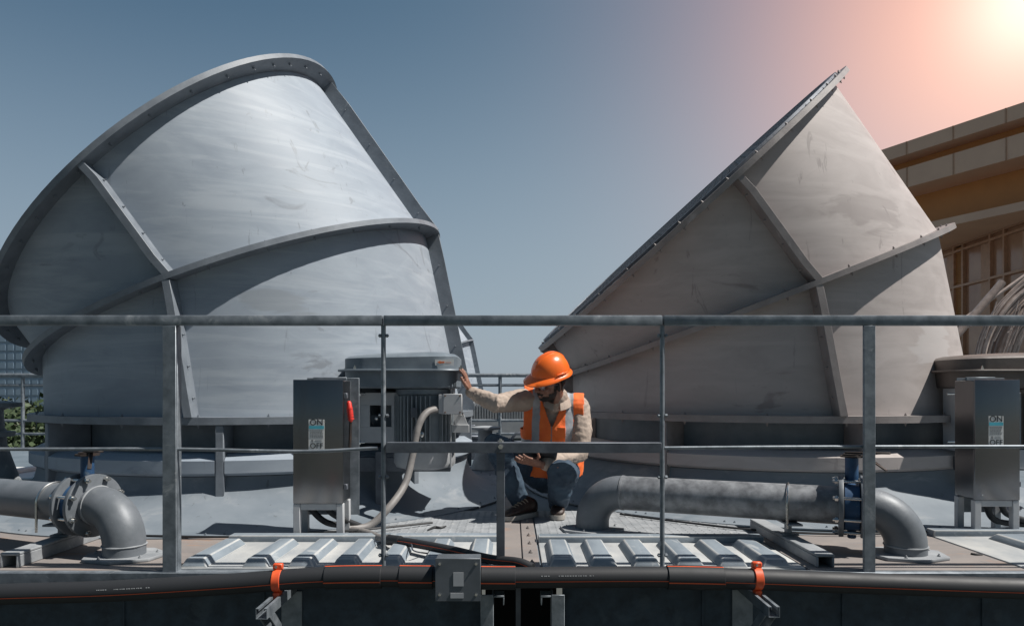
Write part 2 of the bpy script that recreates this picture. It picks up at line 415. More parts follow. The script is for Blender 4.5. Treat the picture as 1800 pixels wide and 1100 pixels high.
    for q in range(8):
        a0 = -PI/2+q*PI/4+R(1.5)+.017; a1 = a0+PI/4-.034; m = MB()
        m.lathe([(1.41, .395), (1.60, .40), (1.665, .365), (1.665, .29), (1.64, .272), (1.41, .272)], n=12, a0=a0, a1=a1)
        rr = [(1.41, .395), (1.60, .40), (1.665, .365), (1.665, .29), (1.64, .272), (1.41, .272)]
        for aa in (a0, a1): m.face([m.v((r*math.cos(aa), r*math.sin(aa), z)) for r, z in rr])
        b(m, 'girth_ring', paint, smooth=50, bevel=0)
        aa = -PI/2+q*PI/4+R(1.5); dd = V((math.cos(aa), math.sin(aa), 0)); m = MB()
        m.bar(dd*1.535+V((0, 0, ZB-.047)), dd*1.535+V((0, 0, .14)), .05, .26, up=dd); 
        b(m, 'drum_rib', 'flange_paint', bevel=.005)
    m = MB(); prof = [(1.50, .275), (1.615, .265), (1.63, .18), (1.65, .13), (1.675, .095), (1.715, .062), (1.77, .036), (1.84, .019), (2.0, .011), (2.0, .002), (1.8, .002)]
    m.rings([[V((r*math.cos(2*PI*i/NC), r*math.sin(2*PI*i/NC)-.17*min(1, max(0, (.19-z)/.175))**1.3, z)) for i in range(NC)] for r, z in prof], caps=False)
    if detail:
        for i in range(44):
            a = 2*PI*(i+.4*math.sin(i*3.3))/44; m.bolt((1.95*math.cos(a), 1.95*math.sin(a)-.17, .011), (0, 0, 1), .008, .006)
    b(m, 'skirt', 'skirt_paint', smooth=50)
    return t
def smear(mt, c, r, colr, amount):
    t = mt.node_tree; n = t.nodes; L = t.links; b = n['Principled BSDF']
    src = b.inputs['Base Color'].links[0].from_socket
    tcn = n.new('ShaderNodeTexCoord'); oi = n.new('ShaderNodeObjectInfo'); ad = n.new('ShaderNodeVectorMath'); ad.operation = 'ADD'
    L.new(tcn.outputs['Object'], ad.inputs[0]); L.new(oi.outputs['Location'], ad.inputs[1])
    nz = n.new('ShaderNodeTexNoise'); nz.inputs['Scale'].default_value = 3.0; nz.inputs['Detail'].default_value = 5; nz.inputs['Distortion'].default_value = 1.5
    mp = n.new('ShaderNodeMapping'); mp.inputs['Scale'].default_value = (.6, .6, 2.6); L.new(ad.outputs[0], mp.inputs['Vector']); L.new(mp.outputs[0], nz.inputs['Vector'])
    su = n.new('ShaderNodeVectorMath'); su.operation = 'SUBTRACT'; su.inputs[1].default_value = c; L.new(ad.outputs[0], su.inputs[0])
    dv = n.new('ShaderNodeVectorMath'); dv.operation = 'DIVIDE'; dv.inputs[1].default_value = r; L.new(su.outputs[0], dv.inputs[0])
    ln = n.new('ShaderNodeVectorMath'); ln.operation = 'LENGTH'; L.new(dv.outputs[0], ln.inputs[0])
    ma = n.new('ShaderNodeMath'); ma.operation = 'MULTIPLY_ADD'; ma.inputs[1].default_value = 1.9; L.new(nz.outputs[0], ma.inputs[0]); L.new(ln.outputs['Value'], ma.inputs[2])
    cr = n.new('ShaderNodeValToRGB'); cr.color_ramp.elements[0].position = .0; cr.color_ramp.elements[1].position = 1
    mr = n.new('ShaderNodeMapRange'); mr.inputs['From Min'].default_value = 1.62; mr.inputs['From Max'].default_value = 1.78; mr.inputs['To Min'].default_value = amount; mr.inputs['To Max'].default_value = 0
    L.new(ma.outputs[0], mr.inputs['Value'])
    mi = n.new('ShaderNodeMixRGB'); mi.inputs[2].default_value = (*colr, 1); L.new(mr.outputs[0], mi.inputs[0]); L.new(src, mi.inputs[1]); L.new(mi.outputs[0], b.inputs['Base Color'])
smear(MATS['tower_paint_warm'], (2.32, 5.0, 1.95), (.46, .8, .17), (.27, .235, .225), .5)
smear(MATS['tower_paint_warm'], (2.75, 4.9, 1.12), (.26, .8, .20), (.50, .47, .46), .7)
smear(MATS['tower_paint'], (-1.7, 4.5, 1.35), (.30, .8, .12), (.24, .265, .29), .6)
st_l = make_stack((-1.998, 5.90, 0), .123, 'pale grey angled fan stack at left, rising behind the switch box and the motor')
st_r = dup(st_l); st_r.location = (2.102, 6.115, 0); st_r.rotation_euler = (0, 0, .059)
st_r['label'] = 'glare-tinted grey angled fan stack right of the crouching worker, its slanted mouth seen edge on'
st_f = dup(st_l); st_f.location = (-2.35, 17.7, -.05); st_f.rotation_euler = (0, 0, .1)
st_f['label'] = 'distant fan stack peeking out right behind the big left one, above the worker\'s arm'
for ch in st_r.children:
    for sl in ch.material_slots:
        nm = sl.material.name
        if nm in ('tower_paint', 'flange_paint') and 'skirt' not in ch.name: sl.link = 'OBJECT'; sl.material = MATS[nm+'_warm']  # right stack takes the glare-tinted copies of the same paint

# ------------------------------------------------------------------ deck covering
def deck_sheets():
    m = MB(); m.span((-3.4, 3.10, -.004), (-1.47, 3.93, .004)); o = rebase(m.build('deck_plate', 'deck_pink', bevel=.002), (-2.4, 3.5, -.004))
    tag(o, 'stained pinkish deck plate under the grey elbow pipe at far left', 'deck plate', 'flat deck plates')
    m = MB(); m.span((1.30, 3.10, -.004), (2.245, 3.86, .004)); o = rebase(m.build('deck_plate', 'deck_pink', bevel=.002), (1.8, 3.5, -.004))
    tag(o, 'pinkish brown deck plate under the valve elbow at right', 'deck plate', 'flat deck plates')
    # studded walkway plates
    for x0, x1, y0, y1, lab in ((-1.46, -.065, 3.74, 4.62, 'studded grey walkway plate between the motor and the crouching worker'),
                          (.135, 1.29, 3.72, 4.62, 'studded grey walkway plate under the left end of the long pipe')):
        m = MB(); m.span((x0, y0, -.004), (x1, y1, .006))
        ny = int((y1-y0)/.045); nx = int((x1-x0)/.045)
        for i in range(nx):
            for j in range(ny):
                m.tube([(x0+.03+i*.045, y0+.03+j*.045, .005), (x0+.03+i*.045, y0+.03+j*.045, .0085)], [.011, .007], 6)
        for i in range(6):
            m.bolt((x0+.1+i*(x1-x0-.2)/5, y0+.02, .006), (0, 0, 1), .011, .009)
        o = rebase(m.build('walkway_plate', 'beam_grey'), ((x0+x1)/2, (y0+y1)/2, -.004)); tag(o, lab, 'walkway plate', 'studded walkway plates')
    # joint cover between the two tower cells
    m = MB(); m.span((-.052, 3.10, -.004), (.045, 5.6, .007)); m.span((.051, 3.10, -.004), (.125, 5.6, .010))
    for i in range(7): m.bolt((.09, 3.2+i*.2, .010), (0, 0, 1), .011, .008)
    o = rebase(m.build('joint_cover', 'deck_pink', bevel=.002), (.03, 4.3, -.004)); tag(o, 'flat beige joint cover strips running back under the worker\'s shoes', 'joint cover')
deck_sheets()
def ribbed_panel(x0, x1, y0, y1, centres, wd, label, zt=.045):
    """moulded panel: flat valley sheet with a raised border and raised tapered ribs"""
    m = MB(); m.span((x0, y0, -.004), (x1, y1, .008)); m.mi = 1
    m.span((x0, y1-.002, -.004), (x1, y1+.075, .040))
    for c in centres:
        a = wd/2; e = .022
        o_ = [(c-a-e, y0+.004), (c+a+e, y0+.004), (c+a+e, y1-.06), (c-a-e, y1-.06)]
        i_ = [(c-a, y0+.02), (c+a, y0+.02), (c+a*.92, y1-.09), (c-a*.92, y1-.09)]
        m.hexa([V((x, y, .0075)) for x, y in o_]+[V((x, y, zt)) for x, y in i_])
    o = m.build('ribbed_panel', ['panel_valley', 'panel_rib'], bevel=.008, seg=2)
    rebase(o, ((x0+x1)/2, (y0+y1)/2, -.004)); return tag(o, label, 'ribbed panel', 'ribbed deck panels')
ribbed_panel(-1.46, -.06, 3.12, 3.66, [-1.40, -1.13, -.93, -.735, -.54, -.345, -.15], .075, 'whitish ribbed deck panel in front of the left switch box')
ribbed_panel(.135, 1.29, 3.12, 3.64, [.225, .405, .595, .785, .975, 1.165], .085, 'whitish ribbed deck panel in front of the long pipe, right of the short rail post')
ribbed_panel(2.255, 3.9, 3.12, 3.80, [2.62, 2.95, 3.3, 3.65], .2, 'blue grey ribbed deck panel at the right edge, below the right switch box', .04)

# ------------------------------------------------------------------ guardrail at the front edge
RY = 3.09
def X(px): return (px-900)*RY/F
def Z(row): return EYE-(row-HZ)*RY/F
def guardrail():
    t = thing('guardrail', (0, RY, 0), 'galvanised guardrail across the front edge of the deck, nearest the viewer', 'guardrail')
    zt = Z(563.5); h = .043
    for a, b in ((-3.6, X(674)-.003), (X(674)+.003, X(1164)-.003), (X(1164)+.003, 3.6)):
        MB().span((a, RY-.02, zt-h/2), (b, RY+.02, zt+h/2)).build('top_rail', 'galvanised', t, bevel=.004, seg=2)
    for px, wd in ((301, .058), (1525, .050)):
        m = MB(); m.span((X(px)-wd/2, RY-.02, -.03), (X(px)+wd/2, RY-.005, zt-h/2)); m.span((X(px)+wd/2-.008, RY-.004, -.03), (X(px)+wd/2, RY+.035, zt-h/2))
        m.build('post', 'galvanised', t, bevel=.002)
    for px in (674, 1164):
        m = MB(); m.tube([(X(px), RY, Z(1000)), (X(px), RY, zt-h/2+.002)], .0105, 10)
        for row in (590, 730, 838, 975):
            z = Z(row); m.tube([(X(px)-.022, RY-.002, z), (X(px)+.024, RY-.002, z)], .0035, 8)
            m.tube([(X(px)-.019, RY-.002, z), (X(px)-.011, RY-.002, z)], .0085, 6); m.tube([(X(px)+.012, RY-.002, z), (X(px)+.021, RY-.002, z)], .0085, 6)
        m.build('rod', 'galvanised', t)
    m = MB(); m.tube(bez([(-3.6, RY, Z(786)), (X(0), RY, Z(789)), (X(300), RY, Z(789)), (X(530), RY, Z(793)), (X(664), RY, Z(787))]), .0078, 10); m.build('mid_rail', 'galvanised', t)
    m = MB(); m.tube(bez([(X(1168), RY, Z(787)), (X(1500), RY, Z(785)), (3.6, RY, Z(784))]), .0078, 10); m.build('mid_rail', 'galvanised', t)
    m = MB(); a, b = X(680), X(1161)                       # angle bar: upright leg and a leg lying back
    m.span((a, RY-.022, Z(795)), (b, RY-.016, Z(777))); m.span((a, RY-.0155, Z(777)-.006), (b, RY+.03, Z(777))); m.build('angle_rail', 'steel_dark', t, bevel=.0015)
    m = MB(); m.bolt((X(880), RY-.022, Z(784)), (0, -1, 0), .011, .01); m.bolt((X(880), RY, Z(777)), (0, 0, 1), .013, .008); m.build('bolt', 'bright_steel', t)
    m = MB(); m.span((X(880)-.018, RY-.014, -.03), (X(880)+.018, RY-.008, Z(795)+.02)); m.span((X(880)+.012, RY-.0075, -.03), (X(880)+.018, RY+.028, Z(795)+.02)); m.build('short_post', 'steel_dark', t, bevel=.0015)
    m = MB(); m.span((-3.6, RY-.03, -.052), (3.6, RY-.022, 0)); m.span((-3.6, RY-.0215, -.008), (3.6, RY+.03, .001)); m.build('toe_rail', 'galvanised', t, bevel=.002)
guardrail()

# ------------------------------------------------------------------ casing wall under the deck edge and its columns
def casing():
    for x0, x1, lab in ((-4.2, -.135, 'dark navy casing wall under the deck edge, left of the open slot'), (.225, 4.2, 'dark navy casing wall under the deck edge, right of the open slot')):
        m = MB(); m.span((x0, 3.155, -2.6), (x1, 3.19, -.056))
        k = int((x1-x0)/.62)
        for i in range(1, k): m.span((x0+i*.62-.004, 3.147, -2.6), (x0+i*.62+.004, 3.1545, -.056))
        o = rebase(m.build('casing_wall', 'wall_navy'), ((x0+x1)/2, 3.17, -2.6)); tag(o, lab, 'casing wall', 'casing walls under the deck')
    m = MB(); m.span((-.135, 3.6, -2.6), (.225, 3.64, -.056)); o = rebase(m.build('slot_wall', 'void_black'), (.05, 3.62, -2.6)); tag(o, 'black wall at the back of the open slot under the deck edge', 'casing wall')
    for px, fl, lab in ((856, 1, 'galvanised channel column on the left side of the dark slot'), (981, -1, 'galvanised channel column on the right side of the dark slot')):
        y = 3.06; x = (px-900)*y/F; z1 = EYE-(1045-HZ)*y/F
        t = thing('channel_column', (x, y, -2.6), lab, 'column', 'channel columns beside the slot')
        m = MB(); m.span((x-.028, y, -2.6), (x+.028, y+.008, z1)); m.span((x+fl*.020, y+.0085, -2.6), (x+fl*.028, y+.09, z1)); m.build('channel', 'galvanised', t, bevel=.0015)
        m = MB(); x2 = x+fl*.052
        m.span((x2-.022, y+.002, z1-.012), (x2+.022, y+.08, z1-.004)); m.span((x2+fl*.017, y+.002, z1-.045), (x2+fl*.022, y+.08, z1-.0125)); m.build('clip', 'galvanised', t, bevel=.001)
    m = MB(); x = (911-900)*3.2/F; m.span((x-.011, 3.2, -2.6), (x+.011, 3.21, -.056)); o = rebase(m.build('flat_bar', 'steel_dark'), (x, 3.2, -2.6)); tag(o, 'thin vertical flat bar inside the dark slot between two columns', 'flat bar')
casing()

# ------------------------------------------------------------------ black conduit with orange stripes along the edge
PY = 2.965
def conduit_pipe():
    ctr = bez([P(-420, 1066, PY), P(-150, 1052, PY), P(0, 1044, PY), P(200, 1038, PY), P(400, 1026, PY), P(600, 1013, PY), P(900, 1014.5, PY), P(1200, 1014, PY), P(1500, 1024, PY), P(1800, 1034, PY), P(2200, 1044, PY)], 8)
    t = thing('conduit_pipe', ctr[len(ctr)//2], 'thick black conduit pipe with thin orange stripes along the deck edge', 'conduit pipe')
    def stripes(rad, pts, angs, nm='stripe', hw=.055):
        m = MB()
        for a in angs: m.tube(pts, rad, 3, up=V((0, 0, 1)), arc=(a-hw, a+hw))
        return m
    r = .0430
    MB().tube(ctr, r, 28).build('pipe', 'black_pe', t)
    st = MB(); st.tube(ctr, r+.0006, 3, arc=(PI/2+1.75, PI/2+1.85)); 
    s_, u_, d_ = frame(ctr[1]-ctr[0])
    # angle measured so that 0 = +side (towards the camera), pi/2 = up
    sgn = 1 if s_.y < 0 else -1
    def ang(deg): return R(deg) if sgn > 0 else PI-R(deg)
    m = MB(); m.tube(ctr, r+.0006, 3, arc=(ang(-9)-.035, ang(-9)+.035)); m.build('stripe', 'orange_pe', t, smooth=0)
    st.bm.free()
    for p0, p1 in ((573, 672), (703, 762), (846, 906), (1172, 1270)):
        ex = [c for c in ctr if (900+c.x*F/c.y) > p0-60 and (900+c.x*F/c.y) < p1+60]
        def at(px):
            for a, b in zip(ctr, ctr[1:]):
                pa, pb = 900+a.x*F/a.y, 900+b.x*F/b.y
                if pa <= px <= pb: return a.lerp(b, (px-pa)/(pb-pa))
        pts = [at(p0+(p1-p0)*i/6) for i in range(7)]
        MB().tube(pts, .0495, 28).build('coupling', 'black_pe', t, bevel=.002)
        m = MB()
        for dg in (76, -14): m.tube(pts[0:1]+pts[1:], .0502, 3, arc=(ang(dg)-.05, ang(dg)+.05))
        m.build('coupling_stripe', 'orange_pe', t, smooth=0)
    # faint printing on the pipe
    m = MB(); random.seed(3)
    for p0, p1 in ((180, 198), (210, 258), (266, 272), (952, 968), (982, 1030), (1036, 1042)):
        x = p0
        while x < p1:
            wd = random.uniform(1.5, 4)
            c = None
            for a, b in zip(ctr, ctr[1:]):
                pa, pb = 900+a.x*F/a.y, 900+b.x*F/b.y
                if pa <= x <= pb: c = a.lerp(b, (x-pa)/(pb-pa))
            if c is not None:
                q = c+V((0, -math.cos(R(22))*(r+.0004), math.sin(R(22))*(r+.0004)))
                m.box(q, (wd*PY/F*.8, .0008, .004), Matrix.Rotation(R(-22), 3, 'X'))
            x += wd+1.2
    m.build('printing', 'ink_grey', t)
conduit_pipe()
def branch_conduit():
    pts = bez([G(683, 948, .05), G(720, 953, .055), G(790, 966, .06), P(860, 982, 3.12), P(910, 988, 3.03), P(936, 998, 2.99)], 8)
    t = thing('branch_conduit', pts[0], 'thin black conduit with orange stripe rising from the ribbed panel to the thick pipe', 'conduit pipe')
    MB().tube(pts, .021, 16).build('pipe', 'black_pe', t)
    MB().tube(pts, .0215, 3, arc=(PI*.05, PI*.05+.14)).build('stripe', 'orange_pe', t, smooth=0)
    MB().tube(pts[:6], .026, 16).build('coupling', 'black_pe', t)
    MB().tube([pts[0]-(pts[1]-pts[0])*1.6, pts[0]], [.02, .028], 12).build('gland', 'bright_steel', t)
branch_conduit()
def pipe_bracket(px, row, label):
    y = PY; x = (px-900)*y/F; zc = EYE-(row-HZ)*y/F
    t = thing('pipe_bracket', (x, y, zc-.1), label, 'pipe bracket', 'pipe brackets under the black conduit')
    m = MB()
    m.tube([(x-.017, y, zc), (x+.017, y, zc)], .0475, 28); m.build('clamp', 'orange_pe', t, bevel=.002)
    MB().span((x-.02, y-.012, zc+.044), (x+.02, y+.012, zc+.070)).build('clamp_lug', 'orange_pe', t, bevel=.004); MB().span((x-.014, y-.03, zc-.075), (x+.014, y+.012, zc-.044)).build('clamp_foot', 'orange_pe', t, bevel=.004)
    m = MB(); m.bolt((x-.004, y-.012, zc+.058), (0, -1, 0), .006, .005); m.build('bolt', 'bright_steel', t)
    m = MB(); zt = zc-.058; y0, y1 = y-.20, 3.15      # open strut channel
    m.span((x-.022, y0, zt-.042), (x+.022, y1, zt-.039))
    for s in (-1, 1):
        m.span((x+s*.0195, y0, zt-.0388), (x+s*.022, y1, zt)); m.span((x+s*.0095, y0, zt-.0025), (x+s*.0192, y1, zt)); m.span((x+s*.0095, y0, zt-.010), (x+s*.0115, y1, zt-.0028))
    m.build('strut_channel', 'galvanised', t)
    m = MB()
    for s in (-1, 1): m.hexa([V((x+s*.021+q, yy, zz)) for q in (-.0025, .0025) for yy, zz in ((y0+.03, zt-.043), (y0+.09, zt-.043), (3.152, zt-.30), (3.152, zt-.34))])
    m.span((x-.045, 3.146, zt-.36), (x+.045, 3.1535, zt-.04)); m.build('brace', 'galvanised', t)
pipe_bracket(489, 1019, 'orange clamp on an open steel strut, left of the grey junction box')
pipe_bracket(1330, 1016, 'orange clamp on an open steel strut, at right below the long grey pipe')
def junction_box():
    y = 2.88; x0, x1 = (766-900)*y/F, (844-900)*y/F; z0, z1 = EYE-(1055-HZ)*y/F, EYE-(981-HZ)*y/F
    t = thing('junction_box', ((x0+x1)/2, y+.04, z0), 'square grey metal junction box with blank plates mounted on the black pipe', 'junction box')
    MB().span((x0, y+.003, z0), (x1, y+.085, z1)).build('body', 'box_paint', t, bevel=.004, seg=2)
    MB().span((x0-.002, y-.004, z0-.002), (x1+.002, y+.002, z1+.001)).build('lid', 'box_paint', t, bevel=.0015)
    m = MB()
    for px in (773, 837):
        for row in (990, 1044): m.bolt((( px-900)*y/F, y-.004, EYE-(row-HZ)*y/F), (0, -1, 0), .006, .004)
    m.build('screw', 'bright_steel', t)
    for a, b, c, d in ((797, 815, 1005, 1029), (792, 815, 1041, 1050)):
        MB().span(((a-900)*y/F, y-.0065, EYE-(d-HZ)*y/F), ((b-900)*y/F, y-.0045, EYE-(c-HZ)*y/F)).build('name_plate', 'motor_pale', t)
junction_box()

# ------------------------------------------------------------------ water pipes with butterfly valves
def water_pipe(a, b, zc, valve_t, labels, left_elbow, far_mat, ext=0):
    """a: far end on the deck, b: near end on the deck; the near end turns down through an elbow"""
    a = V((a[0], a[1], zc)); b = V((b[0], b[1], zc)); d = (b-a).normalized(); r = .0925; er = .17
    t = thing('water_pipe', (b.x, b.y, 0), labels, 'water pipe', 'grey water pipes with valves')
    side = d.cross(V((0, 0, 1))).normalized()
    def elbow(c, dd):                                   # from horizontal direction dd down to the deck at c
        pts = []
        for i in range(15):
            q = i/14*PI/2; pts.append(V((c.x, c.y, zc))-dd*er+dd*er*math.sin(q)-V((0, 0, 1))*er*(1-math.cos(q)))
        pts.append(V((c.x, c.y, .004))); return pts
    MB().tube(elbow(b, d), r, 32).build('elbow', 'pipe_grey', t, smooth=60)
    p1 = b-d*er
    def plate(c, rz):
        o = [(.19*math.cos(2*PI*i/7+rz), .155*math.sin(2*PI*i/7+rz)) for i in range(7)]
        m = MB(); m.prism(o, .0045, .02, Matrix.Translation((c.x, c.y, 0)))
        for i in range(5): m.bolt((c.x+.145*math.cos(i*1.3+.4), c.y+.12*math.sin(i*1.3+.4), .02), (0, 0, 1), .008, .007)
        m.build('base_plate', 'beam_grey', t, bevel=.002)
    plate(b, .3)
    if left_elbow:
        MB().tube(elbow(a, -d), r, 32).build('elbow', 'pipe_grey', t, smooth=60); plate(a, .1); p0 = a+d*er
    else: p0 = a
    vc = p1-d*valve_t
    for q, w_ in ((V((b.x, b.y, zc-er)), V((0, 0, 1))), (p1-d*.002, d)):
        m = MB(); k = 40; sA, uA, _ = frame(w_, V((0, 1, 0)) if abs(w_.z) > .9 else V((0, 0, 1)))
        m.tube([q+(sA*math.cos(2*PI*i/k)+uA*math.sin(2*PI*i/k))*(r+.0005) for i in range(k+1)], [.0042+.0012*math.sin(i*5.3) for i in range(k+1)], 6); m.build('weld', 'beam_grey', t)
    MB().tube([p0, vc-d*.035], r, 32).build('pipe', far_mat, t, smooth=60)
    m = MB(); m.tube([p0+d*.001, p0+d*.012], r+.003, 32); 
    if left_elbow: m.build('weld', far_mat, t)
    else: m.bm.free()
    for s in (-1, 1):
        m = MB(); c = vc+d*s*.048
        m.tube([c-d*.011, c+d*.011], .150, 40); m.build('flange', 'pipe_grey', t, bevel=.003, seg=2)
    MB().tube([vc+d*.03, p1+d*.004], r, 32).build('neck', 'pipe_grey', t, smooth=60)
    v = MB(); v.tube([vc-d*.034, vc+d*.034], .118, 32); v.tube([vc-V((0, 0, .155)), vc], .02, 12); vv = v.build('valve_body', 'valve_blue', t, bevel=.003)
    v = MB(); v.tube([vc+V((0, 0, .1)), vc+V((0, 0, .235))], .030, 16); v.build('valve_stem', 'valve_blue', vv)
    h = MB(); zt = V((0, 0, .237))
    h.tube([vc+zt, vc+zt+V((0, 0, .008))], .055, 8); h.tube([vc+zt+V((0, 0, .008)), vc+zt+V((0, 0, .016))], .04, 12); h.build('stem_plate', 'black_iron', vv)
    h = MB(); hd = (d*.9-V((0, .35, 0))).normalized()
    h.bar(vc+zt+V((0, 0, .02))-hd*.03, vc+zt+V((0, 0, .028))+hd*.17, .024, .009); h.bar(vc+zt+V((0, 0, .018))+hd*.05, vc+zt-V((0, 0, .05))+hd*.15+side*.05, .018, .007)
    h.build('handle', 'black_iron', vv, bevel=.002)
    m = MB(); n8 = 8
    for i in range(n8):
        q = 2*PI*(i+.5)/n8; o = (side*math.cos(q)+V((0, 0, 1))*math.sin(q))*.133
        m.tube([vc+o-d*.085, vc+o+d*.09], .0075, 8)
        for s, e in ((-1, .062), (1, .062)): m.tube([vc+o+d*s*e, vc+o+d*s*(e+.014)], .014, 6)
    m.build('stud', 'bright_steel', t)
    return t, vc, d, side, p0
def ubolt(t, c, d, zt, r=.0955):
    s = d.cross(V((0, 0, 1))).normalized(); pts = [c+s*r+V((0, 0, zt-c.z))]+[c+(s*math.cos(q)+V((0, 0, 1))*math.sin(q))*r for q in [PI*i/16 for i in range(17)]]+[c-s*r+V((0, 0, zt-c.z))]
    MB().tube(pts, .0062, 8).build('u_bolt', 'bright_steel', t)
tp, vc, d, sd, _ = water_pipe((-4.4, 4.45), (-1.815, 3.33), .235, .085, 'grey water pipe with blue valve entering from the left edge and bending down', False, 'pipe_grey')
ubolt(tp, vc-d*.23, d, .10)
tp2, vc2, d2, sd2, _ = water_pipe((.45, 3.98), (1.86, 3.36), .225, .06, 'long mottled grey water pipe with blue valve right of the worker', True, 'pipe_zinc')
cl = V((1.385, 3.36+.64*(1.86-1.385)/1.46, .225)); ubolt(tp2, cl, d2, .11)
def support_beam(x, y0, y1, zt, label, saddle):
    t = thing('support_beam', (x, (y0+y1)/2, 0), label, 'support beam', 'support beams under the pipes')
    m = MB(); m.span((x-.04, y0, zt-.012), (x+.04, y1, zt)); m.span((x-.04, y0, .0045), (x-.03, y1, zt-.0125)); m.span((x+.03, y0, .0045), (x+.04, y1, zt-.0125)); m.build('beam', 'beam_grey', t, bevel=.003)
    m = MB(); s = V(saddle); m.span((s.x-.045, s.y-.03, zt+.0005), (s.x+.045, s.y+.03, zt+.01)); m.span((s.x-.012, s.y-.02, zt+.0105), (s.x+.012, s.y+.02, s.z-.10)); m.span((s.x-.035, s.y-.10, s.z-.102), (s.x+.035, s.y+.10, s.z-.092)); m.build('saddle', 'galvanised', t, bevel=.002)
support_beam(1.385, 3.14, 4.02, .062, 'grey channel beam lying on the deck below the clamp of the long pipe', cl)
cl1 = vc-d*.23
support_beam(-2.215, 3.13, 3.86, .07, 'grey channel beam lying on the deck at the left edge under the pipe', V((-2.215, cl1.y+(-2.215-cl1.x)*d.y/d.x, .235)))

# ------------------------------------------------------------------ switch boxes
def switch_box(x0, x1, y, ztop, zbot, label, lab_px, handle_side, stack_side):
    xc = (x0+x1)/2; dep = .185
    t = thing('switch_box', (xc, y+.1, 0), label, 'switch box', 'stainless switch boxes on stands')
    MB().span((x0+.004, y+.016, zbot+.004), (x1-.004, y+dep, ztop-.004)).build('cabinet', 'stainless', t, bevel=.004)
    dr = MB().span((x0, y, zbot), (x1, y+.0145, ztop)).build('door', 'stainless', t, bevel=.003, seg=2)
    for z in (ztop-.085, zbot+.085): MB().box((x1+.008, y+.03, z), (.018, .03, .028)).build('hinge', 'steel_dark', t, bevel=.002)
    MB().span((x0+.06, y+dep-.02, ztop-.003), (x1-.02, y+dep-.004, ztop+.016)).build('mounting_lug', 'galvanised', t, bevel=.002)
    # back plate standing behind
    MB().span((x0+.02, y+dep+.001, .10), (x1+.045, y+dep+.008, ztop+.012)).build('back_plate', 'galvanised', t, bevel=.001)
    for sx in (x0+.018, x1-.018):
        for yy in (y+.02, y+dep-.02):
            MB().span((sx-.018, yy-.018, .006), (sx+.018, yy+.018, zbot-.001)).build('leg', 'motor_pale', t, bevel=.003)
    m = MB(); m.span((x0+.0365, y+.006, zbot-.035), (x1-.0365, y+.012, zbot-.0015)); m.build('crossbar', 'motor_pale', t, bevel=.002)
    # label on the door
    lx, lz0, lz1, lw = lab_px
    pl = MB().span((lx-lw/2, y-.002, lz0), (lx+lw/2, y-.0004, lz1)).build('label_plate', 'white_paint', dr)
    H = lz1-lz0
    mm = lambda z, k: Matrix.Translation(V((lx, y-.0028, z))-t.location) @ Matrix.Rotation(PI/2, 4, 'X')
    text_mesh('ON', .047*H/.17, mm(lz1-.10*H, 0), dr, 'ink_black', 'lettering')
    text_mesh('OFF', .042*H/.17, mm(lz0+.13*H, 0), dr, 'ink_black', 'lettering')
    MB().span((lx-lw/2+.002, y-.0032, lz1-.31*H), (lx+lw/2-.002, y-.0022, lz1-.205*H)).build('colour_band', 'label_cyan', dr)
    m = MB(); random.seed(5)
    for i in range(6):
        z = lz1-(.36+.045*i)*H; x = lx-lw*.40
        while x < lx+lw*.36:
            q = random.uniform(.004, .010); m.span((x, y-.0030, z-.0022), (min(x+q, lx+lw*.42), y-.0022, z+.0016)); x += q+.0025
    m.build('small_print', 'ink_grey', dr); m = MB()
    m.span((lx-lw*.33, y-.0030, lz0+.26*H), (lx-lw*.20, y-.0022, lz0+.34*H)); m.span((lx-lw*.1, y-.0030, lz0+.28*H), (lx+lw*.36, y-.0022, lz0+.29*H)); m.span((lx-lw*.1, y-.0030, lz0+.32*H), (lx+lw*.32, y-.0022, lz0+.33*H))
    m.build('pictogram', 'ink_grey', dr)
    if handle_side:
        sx = x1+.014
        m = MB(); m.limb([(sx+.006, y+.05, ztop-.125), (sx+.016, y+.038, ztop-.17), (sx+.02, y+.035, ztop-.215)], [.013, .014, .011], 12)
        for i in range(5): m.tube([(sx+.010+i*.002, y+.04, ztop-.15-i*.014), (sx+.012+i*.002, y+.04, ztop-.158-i*.014)], .017, 12)
        hd = m.build('switch_handle', 'red_plastic', t)
        MB().bar((sx+.018, y+.04, ztop-.215), (sx+.010, y+.05, ztop-.36), .010, .014).build('lever', 'black_iron', t)
    return t
bx = switch_box((515-900)*3.75/F, (603-900)*3.75/F, 3.75, .843, .190, 'stainless switch box with ON OFF label and red handle, left of the motor',
                ((556.5-900)*3.75/F, EYE-(790.5-HZ)*3.75/F, EYE-(737-HZ)*3.75/F, .083), True, -1)
bx2 = switch_box((1714-900)*3.83/F, (1793-900)*3.83/F, 3.83, .845, .195, 'stainless switch box with ON OFF label at the right edge of the photo',
                 ((1750.5-900)*3.83/F, EYE-(784.5-HZ)*3.83/F, EYE-(731-HZ)*3.83/F, .080), False, 1)

